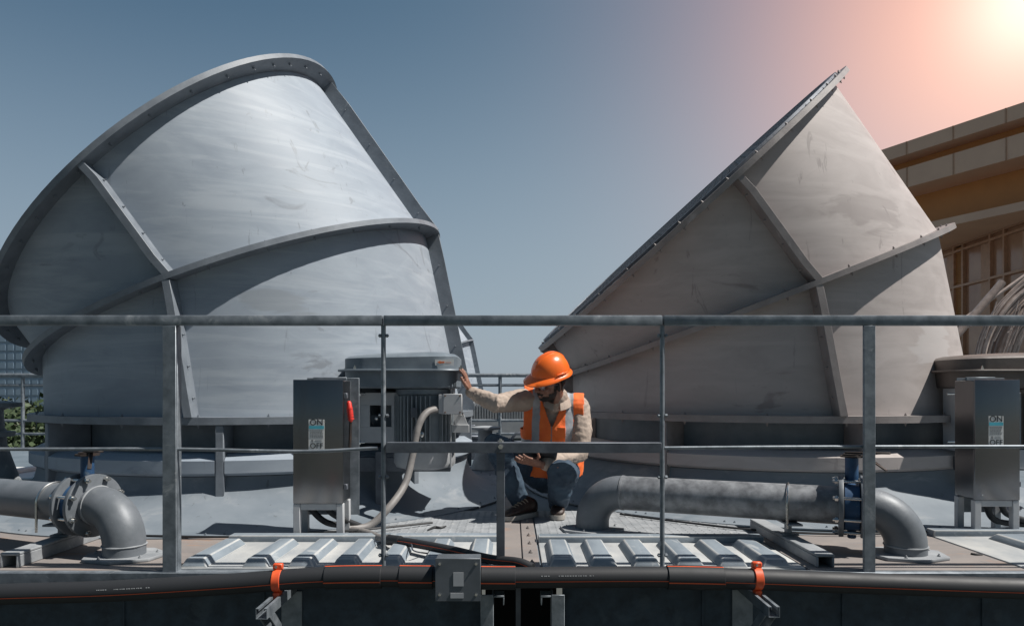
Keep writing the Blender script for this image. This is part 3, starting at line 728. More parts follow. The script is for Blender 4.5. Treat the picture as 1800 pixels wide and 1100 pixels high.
# ------------------------------------------------------------------ fan motor with belt guard
def rrect(x0, x1, y0, y1, r, n=8):
    o = []
    for cx, cy, a in ((x1-r, y0+r, -PI/2), (x1-r, y1-r, 0), (x0+r, y1-r, PI/2), (x0+r, y0+r, PI)):
        o += [(cx+r*math.cos(a+PI/2*i/n), cy+r*math.sin(a+PI/2*i/n)) for i in range(n+1)]
    return o
def fan_motor(label):
    mx, my = -.565, 4.60
    t = thing('fan_motor', (mx, my, 0), label, 'fan motor', 'fan motors beside the stacks')
    g = MB(); 
    def ring(off, z, zr=0): return [V((x, y, z+(x+1.05)*zr)) for x, y in rrect(-1.06-off, -.345+off, 4.38-off, 5.0+off, .15)]
    g.rings([ring(-.02, .80), ring(-.004, .81), ring(0, .905)]); gd = g.build('belt_guard', 'motor_grey', t)
    g = MB(); g.rings([ring(.035, .905), ring(.038, .912), ring(.035, .918)]); g.build('guard_lip', 'motor_grey', gd)
    g = MB(); g.rings([ring(.0, .9185), ring(0, .985, .02), ring(-.02, 1.0, .025), ring(-.10, 1.012, .035), ring(-.2, 1.016, .04)]); g.build('guard_lid', 'motor_grey', gd)
    g = MB(); 
    for px in (624, 810):
        q = P(px, 650, 4.36); g.bolt((q.x, 4.358, .9185), (0, 0, 1), .008, .012)
    g.build('wing_nut', 'bright_steel', gd)
    a = (763-900)*4.37/F
    st = MB().span((a+.005, 4.3775, .942), (a+.12, 4.3795, .978)).build('warning_sticker', 'white_paint', gd)
    s = MB(); s.prism([(-.02, 0), (0, .010), (0, .005), (.025, .005), (.025, -.005), (0, -.005), (0, -.010)], 0, .001, Matrix.Translation((a+.038, 4.3772, .960)) @ Matrix.Rotation(PI/2, 4, 'X'))
    s.span((a+.070, 4.3765, .957), (a+.105, 4.377, .960)); s.build('sticker_arrow', 'mark_orange', gd)
    # finned body
    r = .175
    m = MB(); m.lathe([(r-.03, .80), (r+.012, .795), (r+.012, .765), (r-.005, .755), (r-.012, .44), (r-.02, .42), (r-.05, .415)], (mx, my, 0), n=48); m.build('motor_body', 'motor_grey', t)
    m = MB()
    for i in range(44):
        q = 2*PI*i/44
        if 0.35 < (q-1.5*PI+PI) % (2*PI)-PI < .62: continue
        dd = V((math.cos(q), math.sin(q), 0)); m.bar(V((mx, my, .435))+dd*(r+.008), V((mx, my, .752))+dd*(r+.008), .006, .036, up=dd)
    m.build('cooling_fins', 'motor_fin', t)
    m = MB(); m.lathe([(r-.02, .418), (r+.022, .412), (r+.024, .33), (r+.008, .30), (r-.05, .285), (.06, .280)], (mx, my, 0), n=48); m.build('fan_cowl', 'motor_pale', t)
    MB().span((mx-.06, my-.214, .62), (mx-.02, my-.205, .68)).build('name_plate', 'steel_dark', t)
    m = MB(); m.ball((mx+.01, my-.205, .515), (.016, .016, .022), n=10); m.build('eye_bolt', 'bright_steel', t)
    # terminal box
    y = 4.36; bx0, bx1 = (779-900)*y/F, (812-900)*y/F; z0, z1 = EYE-(728-HZ)*y/F, EYE-(692-HZ)*y/F
    m = MB(); m.span((bx0-.03, y+.008, z0+.003), (bx1-.002, y+.10, z1-.003)); tb = m.build('terminal_box', 'motor_pale', t, bevel=.004)
    MB().span((bx0, y, z0), (bx1, y+.0075, z1)).build('terminal_lid', 'motor_pale', tb, bevel=.003)
    m = MB()
    for xx in (bx0+.012, bx1-.012):
        for zz in (z0+.012, z1-.012): m.bolt((xx, y, zz), (0, -1, 0), .005, .003)
    m.build('screw', 'rust', tb)
    # mounting frame with a square opening, uprights, studs
    y = 4.52; fx0, fx1 = (627-900)*y/F, (700-900)*y/F; zt, zb2 = EYE-(690-HZ)*y/F, EYE-(778-HZ)*y/F
    hx0, hx1 = (650-900)*y/F, (688-900)*y/F; ht, hb = EYE-(712-HZ)*y/F, EYE-(750-HZ)*y/F
    m = MB(); m.span((fx0, y, ht), (fx1, y+.012, zt)); m.span((fx0, y, zb2), (fx1, y+.012, hb)); m.span((fx0, y, hb+.0005), (hx0, y+.012, ht-.0005)); m.span((hx1, y, hb+.0005), (fx1, y+.012, ht-.0005)); m.build('mount_plate', 'motor_pale', t, bevel=.001)
    m = MB(); m.span((fx0-.05, y-.03, .40), (fx0-.042, y+.12, .80)); m.span((fx0-.0415, y-.03, .40), (fx0-.004, y-.022, .80)); m.build('mount_upright', 'motor_pale', t, bevel=.001)
    m = MB(); m.span((fx1+.33, y-.02, .30), (fx1+.34, y+.28, .80)); m.span((fx1+.341, y-.02, .52), (fx1+.45, y+.03, .57)); m.hexa([V(q) for q in ((fx1+.342, y+.03, .57), (fx1+.44, y+.03, .57), (fx1+.44, y+.04, .57), (fx1+.342, y+.04, .57), (fx1+.342, y+.03, .77), (fx1+.36, y+.03, .77), (fx1+.36, y+.04, .77), (fx1+.342, y+.04, .77))]); m.build('mount_gusset', 'motor_pale', t, bevel=.001)
    m = MB(); m.span((fx0-.02, y+.02, .27), (fx1+.33, y+.06, .36)); m.span((fx0+.12, y-.01, .06), (fx0+.17, y+.05, .40)); m.build('mount_rail', 'steel_dark', t, bevel=.002)
    m = MB()
    for z in (.765, .46):
        m.tube([(fx0-.12, y-.04, z), (fx0+.06, y-.04, z)], .0065, 8); m.tube([(fx0+.012, y-.04, z), (fx0+.035, y-.04, z)], .014, 6)
        m.tube([(fx1+.27, y-.10, z-.03), (fx1+.34, y-.10, z-.03)], .008, 8)
    m.ball((fx1+.40, y+.02, .64), .014, n=8); m.ball((fx0+.13, y-.02, .61), .012, n=8)
    m.build('stud', 'bright_steel', t)
    m = MB(); m.span((-.86, 4.62, .55), (-.70, 5.0, .79)); m.build('bearing_block', 'motor_grey', t, bevel=.01)
    return t
fm = fan_motor('dark grey belt guard and finned motor beside the left stack, touched by the worker')
fm2 = dup(fm); fm2.location = fm.location+V((3.885, .06, 0)); 
for ch in list(fm2.children)+[g for c in fm2.children for g in c.children]:
    for sl in ch.material_slots:
        if sl.material.name == 'motor_grey': sl.link = 'OBJECT'; sl.material = MATS['motor_brown']
fm2['label'] = 'brownish belt guard and motor mostly hidden behind the right switch box'
def hoses():
    p = bez([P(772, 718, 4.40), P(750, 725, 4.33), P(735, 750, 4.28), P(725, 800, 4.25), P(712, 850, 4.18), P(685, 890, 4.05), G(650, 923, .03), G(612, 929, .025)], 8)
    o = rebase(MB().tube(p, .0215, 14).build('flexible_hose', 'conduit_grey'), p[-1]); tag(o, 'pinkish grey flexible hose curving from the motor\'s terminal box down to the deck', 'hose')
    p = bez([G(600, 928, .02), G(640, 935, .02), G(668, 945, .03), G(684, 949, .048)], 8)
    o = rebase(MB().tube(p, .02, 14).build('flexible_hose', 'conduit_grey'), p[0]); tag(o, 'short grey hose on the deck joining the black striped conduit', 'hose')
    for k, (a, b) in enumerate((((545, 886), (575, 918)), ((574, 886), (598, 910)))):
        p = bez([P(a[0], a[1]-8, 3.84), P(a[0]+4, a[1]+10, 3.86), P(b[0], b[1], 3.88), P(b[0]+40, 924+k*2, 3.98)], 8)
        o = rebase(MB().tube(p, .017, 12).build('cable', 'black_pe'), p[-1]); tag(o, ['outer black cable looping down from under the left switch box', 'inner black cable looping down from under the left switch box'][k], 'cable', 'cables under the switch boxes')
    for k, (a, b) in enumerate((((1730, 880), (1752, 915)), ((1758, 880), (1775, 905)))):
        p = bez([P(a[0], a[1]-8, 3.93), P(a[0]+4, a[1]+10, 3.95), P(b[0], b[1], 3.98), P(b[0]+60, 922+k*2, 4.05)], 8)
        o = rebase(MB().tube(p, .017, 12).build('cable', 'black_pe'), p[-1]); tag(o, ['outer dark cable looping down from under the right switch box', 'inner dark cable looping down from under the right switch box'][k], 'cable', 'cables under the switch boxes')
hoses()
def scraps():
    p = bez([G(752, 931, .012), G(764, 926, .014), G(774, 927, .012), G(784, 924, .016)], 5)
    o = rebase(MB().tube(p, [.004+.004*math.sin(PI*i/len(p)) for i in range(len(p))], 6).build('rubber_scrap', 'black_pe'), p[0]); tag(o, 'black rubber scrap lying on the studded plate left of the worker', 'scrap')
    p = bez([G(1707, 973, .007), G(1716, 974, .008), G(1726, 974, .007)], 4)
    o = rebase(MB().tube(p, .006, 6).build('rubber_scrap', 'black_pe'), p[0]); tag(o, 'black scrap on the pinkish plate below the right switch box', 'scrap')
    p = bez([G(640, 952, .02), G(700, 950, .055), G(722, 955, .055), G(727, 967, .056), G(752, 972, .02), G(790, 974, .055)], 6)
    o = rebase(MB().tube(p, .0035, 6).build('cable_or_gap_strip', 'steel_dark'), p[0]); tag(o, 'thin grey cable snaking over the left ribbed panel beside the black conduit', 'cable')
    for pts, lab in (([G(250, 941, .018), G(400, 943, .018), G(520, 938, .02), G(640, 930, .03), G(760, 918, .02)], 'thin black strip for the shadow gap at the foot of the left stack'), ([G(1090, 903, .018), G(1200, 917, .018), G(1330, 931, .018), G(1480, 938, .018), G(1640, 934, .018)], 'thin black strip for the shadow gap at the foot of the right stack')):
        p = bez(pts, 6); o = rebase(MB().tube(p, .0065, 6).build('cable_or_gap_strip', 'black_pe'), p[0]); tag(o, lab, 'cable', 'shadow gap strips at the feet of the stacks')  # black strips added as the dark shadow gap under each skirt edge
scraps()

# ------------------------------------------------------------------ things farther back on the roof
def far_roof():
    y = 9.6
    t = thing('guardrail', (0, y, 0), 'grey guardrail along the far edge of the deck, behind the worker', 'guardrail')
    for z in (1.0, .865, .39, .21):
        m = MB(); m.tube([(-7.6, y, z), (5.5, y, z)], .028 if z > .9 else .019, 10); m.build('rail', 'galvanised', t)
    for px in (-200, 40, 300, 560, 772, 879, 1010, 1200, 1400):
        x = (px-900)*y/F; m = MB(); m.tube([(x, y, -.01), (x, y, .98)], .024, 10); m.build('post', 'galvanised', t)
    def cap(c, k, label):
        prof = [(.21, .0), (.20, .02), (.155, .16), (.12, .28), (.118, .33), (.17, .335), (.175, .37), (.12, .375), (.105, .40), (.10, .53), (.13, .545), (.215, .555), (.215, .585), (.10, .60)]
        m = MB(); m.lathe([(r*k, z*k) for r, z in prof], c, n=32); o = rebase(m.build('pedestal', 'beam_grey'), c); return tag(o, label, 'pedestal', 'grey cast pedestals')
    cap(P(-22, 846, 5.4)*1.0, 1.02, 'grey cast pedestal with a round top at the left edge of the photo')
    c = P(853, 0, 7.2); c.z = 0; cap(c, .72, 'small grey cast pedestal behind the worker\'s stretched arm')
    for x0, x1, y0, y1, lab in ((-5.2, -3.92, 6.15, 7.1, 'pale deck panel lying beyond the pipe at the left edge'), (.02, .5, 7.5, 8.3, 'pale deck panel lying far behind the worker\'s raised knee')):
        m = MB(); m.span((x0, y0, -.003), (x1, y1, .03))
        for i in range(3):
            x = x0+(x1-x0)*(i+.5)/3; m.span((x-.04, y0+.05, .0305), (x+.04, y1-.05, .07))
        o = rebase(m.build('ribbed_panel', 'white_paint', bevel=.008), ((x0+x1)/2, (y0+y1)/2, 0)); tag(o, lab, 'ribbed panel', 'ribbed deck panels')
    m = MB(); x0, x1, z0, z1 = -.75, .5, .26, .58
    m.span((x0, 12.7, -.05), (x1, 13.4, z0)); m.span((x0, 12.75, z0), (x1, 13.4, z1)); 
    for i in range(26): m.span((x0+.02+i*.048, 12.70, z0+.02), (x0+.044+i*.048, 12.749, z1-.02))
    o = rebase(m.build('louvred_unit', 'motor_pale'), (0, 13, -.05)); tag(o, 'low pale louvred unit far behind the worker\'s arm', 'roof unit')
    t2 = [(-.55, 8.2, 'dark grey valve box beyond the motor', .24), (.02, 8.6, 'black cable box behind the worker\'s raised knee', .14)]
    for x, yy, lab, h in t2:
        m = MB(); m.span((x-.16, yy, -.003), (x+.16, yy+.25, h)); m.span((x-.18, yy-.015, h+.0005), (x+.18, yy+.265, h+.03)); m.tube([(x-.05, yy+.1, h+.03), (x+.02, yy+.1, h+.12), (x+.12, yy+.1, h+.14)], .02, 8)
        o = rebase(m.build('equipment_box', 'steel_dark', bevel=.006), (x, yy+.1, 0)); tag(o, lab, 'equipment box')
    # bundle of pale cables to the right
    m = MB(); random.seed(11); y = 8.6
    def q(px, row, dy=0): return P(px, row, y+dy)
    for i in range(46):
        f = random.random(); dy = random.uniform(-.25, .25); j = random.uniform(-4, 4)
        a0 = 1716+f*70+j; top = 468+f*60
        pts = bez([q(a0-6, 720, dy), q(a0-3, 640, dy), q(a0+8+f*4, 590, dy), q(a0+32+f*6, 545+f*14, dy), q(a0+68, 505+f*30, dy), q(a0+115, top+f*10, dy*1.3), q(a0+190, top-20, dy*1.6)], 5)
        m.tube(pts, random.choice((.008, .012, .018, .028)), 6)
    for i in range(9):
        a = random.uniform(1725, 1800); m.tube([q(a, 640-random.uniform(0, 60), -.3), q(a+random.uniform(20, 40), 560-random.uniform(0, 50), -.3)], .007, 5)
    o = rebase(m.build('cable_bundle', 'pale_cable'), P(1740, 790, y)); tag(o, 'bundle of pale curved cables sweeping up behind the right switch box', 'cable bundle')
    for k, (a, b, r, lab) in enumerate((((1672, 600), (1762, 496), .05, 'thick sloping pale pole left of the cable bundle, above the rail'), ((1660, 585), (1810, 478), .022, 'thin sloping pole crossing behind the thick pale pole'))):
        yy = 9.3+k*.3; A = P(a[0], a[1], yy); B = P(b[0], b[1], yy); A = A+(A-B)*.9
        o = rebase(MB().tube([A, B], r, 10).build('pole', 'pale_cable'), A); tag(o, lab, 'pole', 'sloping poles by the cable bundle')
far_roof()

# ------------------------------------------------------------------ buildings and trees beyond the roof
def right_building():
    t = thing('office_building', (20, 30, -12), 'large building with stepped slabs and glass in glare-orange tones rising at right', 'building')
    p0 = V((18.0, 25.0, 0)); dd = V((-.49, 1, 0)).normalized(); nn = V((dd.y, -dd.x, 0))     # nn points into the building
    def slab(name, z0, z1, off, dep, mt, l0=-14, l1=7.5):
        m = MB(); a = p0+dd*l0+nn*off; b = p0+dd*l1+nn*off; c = b+nn*dep; d = a+nn*dep
        m.hexa([V((q.x, q.y, z0)) for q in (a, b, c, d)]+[V((q.x, q.y, z1)) for q in (a, b, c, d)]); return m.build(name, mt, t, smooth=0)
    slab('parapet', 10.42, 10.95, 0, 9, 'building_glare')
    slab('recess', 9.9, 10.415, .9, 8, 'soffit_glare')
    slab('slab_band', 9.08, 9.895, .02, 9, 'building_glare')
    slab('soffit_wall', 7.56, 9.075, 1.6, 8, 'soffit_glare')
    slab('lower_band', 7.24, 7.555, .35, 9, 'building_glare')
    for z0, z1, off in ((10.42, 10.95, -.012), (9.08, 9.895, .008)):
        for i in range(-4, 4):
            a = p0+dd*(i*1.9+.6)+nn*off; m = MB(); m.bar(V((a.x, a.y, z0)), V((a.x, a.y, z1)), .05, .02, up=nn); m.build('panel_joint', 'mullion_glare', t)
    wd = V((.05, 1, 0)).normalized(); wn = V((wd.y, -wd.x, 0)); w0 = V((19.44, 27, 0))
    m = MB(); a = w0-wd*6; b = w0+wd*12
    m.hexa([V((q.x, q.y, -12)) for q in (a+wn*.25, b+wn*.25, b+wn*8, a+wn*8)]+[V((q.x, q.y, 7.23)) for q in (a+wn*.25, b+wn*.25, b+wn*8, a+wn*8)]); m.build('wall', 'mullion_glare', t, smooth=0)
    ys = [-4.2, -3.3, -1.4, -.5, 1.1, 2.0, 3.9, 4.6, 6.4, 7.3, 9.2]
    zs = [.8, 2.3, 3.85, 5.4, 6.96, 7.225]
    random.seed(2)
    for i in range(len(ys)-1):
        for j in range(len(zs)-1):
            a = w0+wd*(ys[i]); b = w0+wd*(ys[i+1]); louv = i == 6
            fr = MB(); wdt = .05; zz0, zz1 = zs[j], zs[j+1]
            for q0, q1, u in ((a, b, zz0), (a, b, zz1-wdt)): fr.bar(V((q0.x, q0.y, u+.025))+wd*.051, V((q1.x, q1.y, u+.025))-wd*.051, .16, .05)
            for q in (a+wd*.025, b-wd*.025): fr.bar(V((q.x, q.y, zz0)), V((q.x, q.y, zz1)), .16, .05, up=wd)
            f = fr.build('window', 'mullion_glare', t)
            m = MB(); a2 = a+wd*.05+wn*.06; b2 = b-wd*.05+wn*.06
            if louv:
                k = int((zz1-zz0)/.09)
                for s in range(1, k): m.bar(V((a2.x, a2.y, zz0+.03+s*.09)), V((b2.x, b2.y, zz0+.03+s*.09)), .06, .05)
                m.build('louvre', 'soffit_glare', f)
            else:
                m.bar(V((a2.x, a2.y, (zz0+zz1)/2)), V((b2.x, b2.y, (zz0+zz1)/2)), .02, zz1-zz0-.1); m.build('pane', 'glass_glare', f)
                if ys[i+1]-ys[i] > 1.4 and zz1-zz0 > .5:
                    m = MB(); c = a2.lerp(b2, .28)-wn*.02; d = a2.lerp(b2, .5)-wn*.02; m.bar(V((a2.x, a2.y, (zz0+zz1)/2))-wn*.012, V((a2.lerp(b2, .4).x, a2.lerp(b2, .4).y, (zz0+zz1)/2))-wn*.012, .003, zz1-zz0-.11); m.build('blind', 'mullion_glare', f)
right_building()
def city_block():
    y = 160.0
    t = thing('city_building', ((-10-900)*y/F, y, -12), 'distant bluish glass building above the trees at the left edge', 'building')
    x0, x1, zt = (-90-900)*y/F, (86-900)*y/F, 14.0
    m = MB(); m.span((x0, y, -12), (x1, y+20, zt)); m.build('wall', 'city_wall', t, smooth=0)
    for i in range(12):
        for j in range(12):
            xa = x0+.5+i*(x1-x0-.6)/12; za = -10+j*2.0
            MB().span((xa, y-.12, za), (xa+1.3, y-.02, za+1.35)).build('window', 'city_glass', t, smooth=0)
city_block()
def make_tree(label, h, cr, seed, leaf):
    rnd = random.Random(seed)
    t = thing('broadleaf_tree', (0, 0, 0), label, 'tree', 'trees beyond the roof')
    m = MB(); m.tube(bez([(0, 0, 0), (.15, .1, h*.25), (-.1, 0, h*.5), (.1, 0, h*.86)], 4), [.28-.018*i for i in range(13)], 8)
    tips = []
    for i in range(9):
        a = i*2.4; z = h*(.38+.05*i); L = cr*rnd.uniform(.6, .95)
        e = V((math.cos(a)*L, math.sin(a)*L, z+L*.55)); m.tube([(0, 0, z), (e.x*.5, e.y*.5, z+L*.2), e], [.1, .07, .03], 6); tips.append(e)
    m.build('trunk', 'bark', t)
    m = MB()
    cl = [V((rnd.gauss(0, 1), rnd.gauss(0, 1), rnd.gauss(0, .75)))*cr*.42+V((0, 0, h*.72)) for _ in range(34)]+tips
    for c in cl:
        s = cr*rnd.uniform(.18, .36)
        for k in range(75):
            d = V((rnd.gauss(0, 1), rnd.gauss(0, 1), rnd.gauss(0, .8))); d = d.normalized()*s*rnd.uniform(.5, 1.05)
            p = c+d; u = V((rnd.gauss(0, 1), rnd.gauss(0, 1), rnd.gauss(0, 1))).normalized(); w_ = u.cross(d+V((.01, 0, 0))).normalized(); L = rnd.uniform(.12, .26)
            m.face([m.v(p-u*L), m.v(p+w_*L*.55), m.v(p+u*L), m.v(p-w_*L*.55)])
    m.build('crown', leaf, t, smooth=0); return t
ta = make_tree('dark green round tree left below the distant bluish building', 13.6, 3.6, 1, 'leaf')
ta.location = ((-5-900)*38/F, 38, -12)
tb = make_tree('paler yellowish green tree just left of the big left stack', 13.0, 3.3, 2, 'leaf_pale')
tb.location = ((72-900)*44/F, 44, -12)
for src, px, y, rz, lab in ((tb, 20, 52, 2.0, 'pale green tree filling the gap between the dark round tree and the left stack'), (ta, 95, 36, 1.0, 'low dark tree nearly hidden behind the left stack'), (ta, -70, 42, 3.0, 'dark tree cut off by the left edge')):
    c = dup(src); c.location = ((px-900)*y/F, y, -12.4 if src is ta else -12); c.rotation_euler = (0, 0, rz); c['label'] = lab

# ------------------------------------------------------------------ the worker
def cloth(mb, name, mt, parent, vox, smooth_it=4, wr=0.0, wsc=.05, seed=0):
    o = mb.build(name, mt, parent)
    mods = [('REMESH', dict(mode='VOXEL', voxel_size=vox, adaptivity=0.0)), ('SMOOTH', dict(iterations=smooth_it, factor=.5))]
    if wr:
        tx = bpy.data.textures.new(name+'_folds', 'CLOUDS'); tx.noise_scale = wsc; tx.noise_depth = 1
        mods.append(('DISPLACE', dict(texture=tx, strength=wr, mid_level=.5, texture_coords='LOCAL')))
    return bake(o, mods)
def loft_ellipses(m, rows, a, nrm, n=28):
    rg = []
    for c, rx, ry in rows: rg.append([V(c)+a*rx*math.cos(2*PI*i/n)+nrm*ry*math.sin(2*PI*i/n) for i in range(n)])
    m.rings(rg)
def worker():
    root = thing('person', (.2, 4.42, .011), 'crouching worker in orange helmet and orange safety vest, one arm stretched to the belt guard', 'person')
    # skeleton
    shR, elR, wrR = V((.105, 4.545, .735)), V((-.10, 4.33, .705)), P(826, 688, 4.47)
    shL, elL, wrL = V((.447, 4.54, .675)), P(1018, 797, 4.45), P(956, 817, 4.235)
    C0, C1 = V((.262, 4.615, .25)), V((.27, 4.56, .735)); SP = C1-C0
    a = (V((.325, -.02, -.055))).normalized(); s = SP.normalized(); a = (a-s*a.dot(s)).normalized(); nr = a.cross(s).normalized()      # nr faces the viewer
    if nr.y > 0: nr = -nr
    hipR, knR, anR = V((.175, 4.70, .25)), P(873, 783, 4.35), P(915, 884, 4.40)
    hipL, knL, anL = V((.345, 4.70, .25)), P(988, 832, 4.17), P(981, 885, 4.43)
    # head frame
    up = V((-.10, -.36, .92)).normalized(); f = V((-.80, -.52, -.29)); f = (f-up*f.dot(up)).normalized(); l = up.cross(f)
    B = P(967, 657, 4.34); H = B-up*.045+f*.004
    HM = Matrix((f, l, up)).transposed()
    def hp(x, y, z): return H+f*x+l*y+up*z
    neck = V((.285, 4.47, .705))
    def fingers(m, W, K, across, curl, L, bend, radii=.0088, thumb=None):
        """palm from the wrist W to the knuckles K, four fingers of unequal length that bend towards curl"""
        d = (K-W).normalized()
        n = 14
        loft = []
        for t_, wx, wy in ((0, .026, .020), (.25, .032, .019), (.6, .040, .017), (.95, .042, .014), (1.05, .036, .010)):
            c = W.lerp(K, t_); loft.append([c+across*wx*math.cos(2*PI*i/n)+curl*wy*math.sin(2*PI*i/n) for i in range(n)])
        m.rings(loft)
        for i, (o, k) in enumerate(((-.030, .92), (-.010, 1.0), (.010, .95), (.029, .78))):
            b0 = K+across*o-d*.006; q = [b0]; dd = (d+across*o*4).normalized()
            for j, seg in enumerate((.45, .32, .25)):
                dd = (dd*math.cos(bend[j])+curl*math.sin(bend[j])).normalized(); q.append(q[-1]+dd*L*k*seg)
            m.limb(q, [radii*1.08, radii, radii*.93, radii*.8], 10)
        if thumb: m.limb(thumb, [.0125, .0115, .010, .0085], 10)
    m = MB()
    # core of the body inside the clothes
    rows = [(C0, .13, .10), (C0.lerp(C1, .35), .125, .095), (C0.lerp(C1, .7), .14, .10), (C0.lerp(C1, .9), .13, .08), (C0.lerp(C1, 1.02), .09, .06)]
    loft_ellipses(m, rows, a, nr)
    for q, rr in (((shR, elR, wrR), (.05, .038, .026)), ((shL, elL, wrL), (.05, .038, .026)), ((hipR, knR, anR), (.075, .055, .038)), ((hipL, knL, anL), (.075, .055, .038))): m.limb(q, list(rr), 14)
    m.limb([C0.lerp(C1, .85)+nr*.0, neck, hp(-.02, 0, -.05)], [.06, .056, .054], 18)
    # head
    m.ball(hp(-.008, 0, .028), (.098, .078, .100), HM, 24)
    m.ball(hp(.028, 0, -.045), (.068, .060, .070), HM, 20)
    m.ball(hp(.055, 0, -.088), (.032, .034, .026), HM, 16)
    m.limb([hp(.086, 0, .012), hp(.100, 0, -.012), hp(.112, 0, -.030)], [.009, .011, .0135], 10)
    for sg in (-1, 1):
        m.ball(hp(.100, sg*.012, -.031), (.010, .009, .008), HM, 10)
        m.ball(hp(.066, sg*.040, -.030), (.026, .022, .022), HM, 12)
        m.ball(hp(-.008, sg*.078, -.022), (.019, .008, .031), HM, 14)
        m.limb([hp(.083, sg*.012, .022), hp(.082, sg*.035, .024), hp(.066, sg*.056, .016)], [.008, .008, .007], 8)
    m.limb([hp(.083, -.020, -.066), hp(.093, 0, -.065), hp(.083, .020, -.066)], [.006, .0085, .006], 8)
    m.limb([hp(.081, -.017, -.076), hp(.091, 0, -.077), hp(.081, .017, -.076)], [.006, .009, .006], 8)
    # right hand flat against the rim of the guard, palm towards it
    KR = P(820, 667, 4.455); aR = V((.15, 1, .0)).normalized(); dR = (KR-wrR).normalized(); aR = (aR-dR*aR.dot(dR)).normalized(); cR = V((-1, 0, .1)); cR = (cR-dR*cR.dot(dR)-aR*cR.dot(aR)).normalized()
    fingers(m, wrR, KR, aR, cR, .092, (.06, .18, .25), thumb=[wrR.lerp(KR, .3)-aR*.022, wrR.lerp(KR, .6)-aR*.048+cR*.004, wrR.lerp(KR, 1.0)-aR*.056+cR*.012, wrR.lerp(KR, 1.35)-aR*.054+cR*.018])
    # left hand carrying the tablet from below
    KL = P(930, 810, 4.19); dL = (KL-wrL).normalized(); cL = V((0, .55, .83)); cL = (cL-dL*cL.dot(dL)).normalized(); aL = dL.cross(cL).normalized()
    if aL.y > 0: aL = -aL
    th = [wrL.lerp(KL, .35)+cL*.012-aL*.018, wrL.lerp(KL, .62)+cL*.030-aL*.030, P(948, 803, 4.165), P(945, 795, 4.165)]
    fingers(m, wrL, KL, aL, cL, .088, (-.05, .22, .25), thumb=th)
    body = cloth(m, 'body', 'skin', root, .0042, 3)
    # patches of the head surface carried outwards: beard, hair, brows
    W_ = root.location
    def shell(name, mt, inside, off):
        mb = MB(); idx = {}
        me = body.data
        for pl in me.polygons:
            c = me.vertices[pl.vertices[0]].co+W_-H; x, y, z = c.dot(f), c.dot(l), c.dot(up)
            if abs(x) < .16 and abs(y) < .12 and -.14 < z < .15 and inside(x, abs(y), z):
                vs = []
                for vi in pl.vertices:
                    if vi not in idx:
                        q = me.vertices[vi]; idx[vi] = mb.v(q.co+q.normal*off*random.uniform(.6, 1.2)+W_)
                    vs.append(idx[vi])
                mb.face(vs)
        return mb.build(name, mt, root)
    shell('beard', 'hair_black', lambda x, y, z: (x > .0 and z < -.055 and not (z > -.084 and y < .018 and z < -.062) and z < -.055-.0*x and (x < .09 or z < -.05) and not (z > -.07 and .022 < y < .05 and x > .05)) or (-.005 < x < .022 and .0 < z+.06 < .065 and y > .055) or (x > .085 and -.062 < z < -.052 and y < .03), .004)
    shell('hair', 'hair_black', lambda x, y, z: (x < -.018 and z > -.055 and y > .02) or (x < -.05 and z > -.075), .007)
    shell('eyebrow', 'hair_black', lambda x, y, z: x > .055 and .014 < z < .028 and .012 < y < .055, .003)
    for sg in (-1, 1):
        MB().ball(hp(.082, sg*.032, -.002), .011, HM, 12).build('eye', 'motor_pale', root)
    # glasses
    g = MB()
    for sg in (-1, 1):
        o_ = [hp(.100-.35*abs(.034+.024*math.cos(q))*.6, sg*(.034+.024*math.cos(q)), -.004+.018*math.sin(q)) for q in [2*PI*i/16 for i in range(17)]]
        g.tube(o_, .0016, 6); g.limb([hp(.086, sg*.058, .004), hp(.04, sg*.078, .002), hp(-.01, sg*.082, -.004)], [.002, .002, .002], 6)
    gl = g.build('glasses', 'steel_dark', root)
    for sg in (-1, 1):
        g = MB(); o_ = [hp(.101-.35*abs(.034+.023*math.cos(q))*.6, sg*(.034+.023*math.cos(q)), -.004+.0175*math.sin(q)) for q in [2*PI*i/16 for i in range(16)]]
        g.face([g.v(p) for p in o_]); g.build('lens', 'clear_plastic', gl)
    # shirt
    m = MB()
    rows = [(C0.lerp(C1, .02), .175, .135), (C0.lerp(C1, .3), .17, .128), (C0.lerp(C1, .65), .182, .128), (C0.lerp(C1, .86), .178, .108), (C0.lerp(C1, .98), .145, .085), (C0.lerp(C1, 1.05), .09, .06)]
    loft_ellipses(m, rows, a, nr)
    m.limb([shR+a*.03, shR.lerp(elR, .5), elR, elR.lerp(wrR, .5), wrR+(elR-wrR).normalized()*.012], [.078, .066, .058, .050, .036], 18)
    m.limb([shL-a*.03, shL.lerp(elL, .5), elL, elL.lerp(wrL, .5), wrL+(elL-wrL).normalized()*.02], [.080, .074, .062, .054, .041], 18)
    m.limb([C0.lerp(C1, .93), neck+V((0, .012, .0)), neck+(H-neck)*.30+V((.012, .018, .0))], [.09, .074, .069], 18)
    sh = cloth(m, 'shirt', 'shirt_tan', root, .0058, 3, .012, .034)
    m = MB()                                                     # collar, open at the front
    for sg in (-1, 1):
        pts = []
        for i in range(9):
            q = -PI/2+sg*(.25+2.9*i/8); pts.append(neck+V((0, 0, -.002))+a*.072*math.cos(q+PI)*-1*1.0+nr*(-.070*math.sin(q))+s*(.012+.028*i/8-.02*(1-i/8)))
        rings = [[p+s*.026-(p-neck).normalized()*.008, p+s*.024+(p-neck).normalized()*.002, p-s*.022+(p-neck).normalized()*.018, p-s*.022+(p-neck).normalized()*.008] for p in pts]
        m.rings(rings)
    m.build('collar', 'shirt_tan', sh, smooth=60)
    # vest
    m = MB()
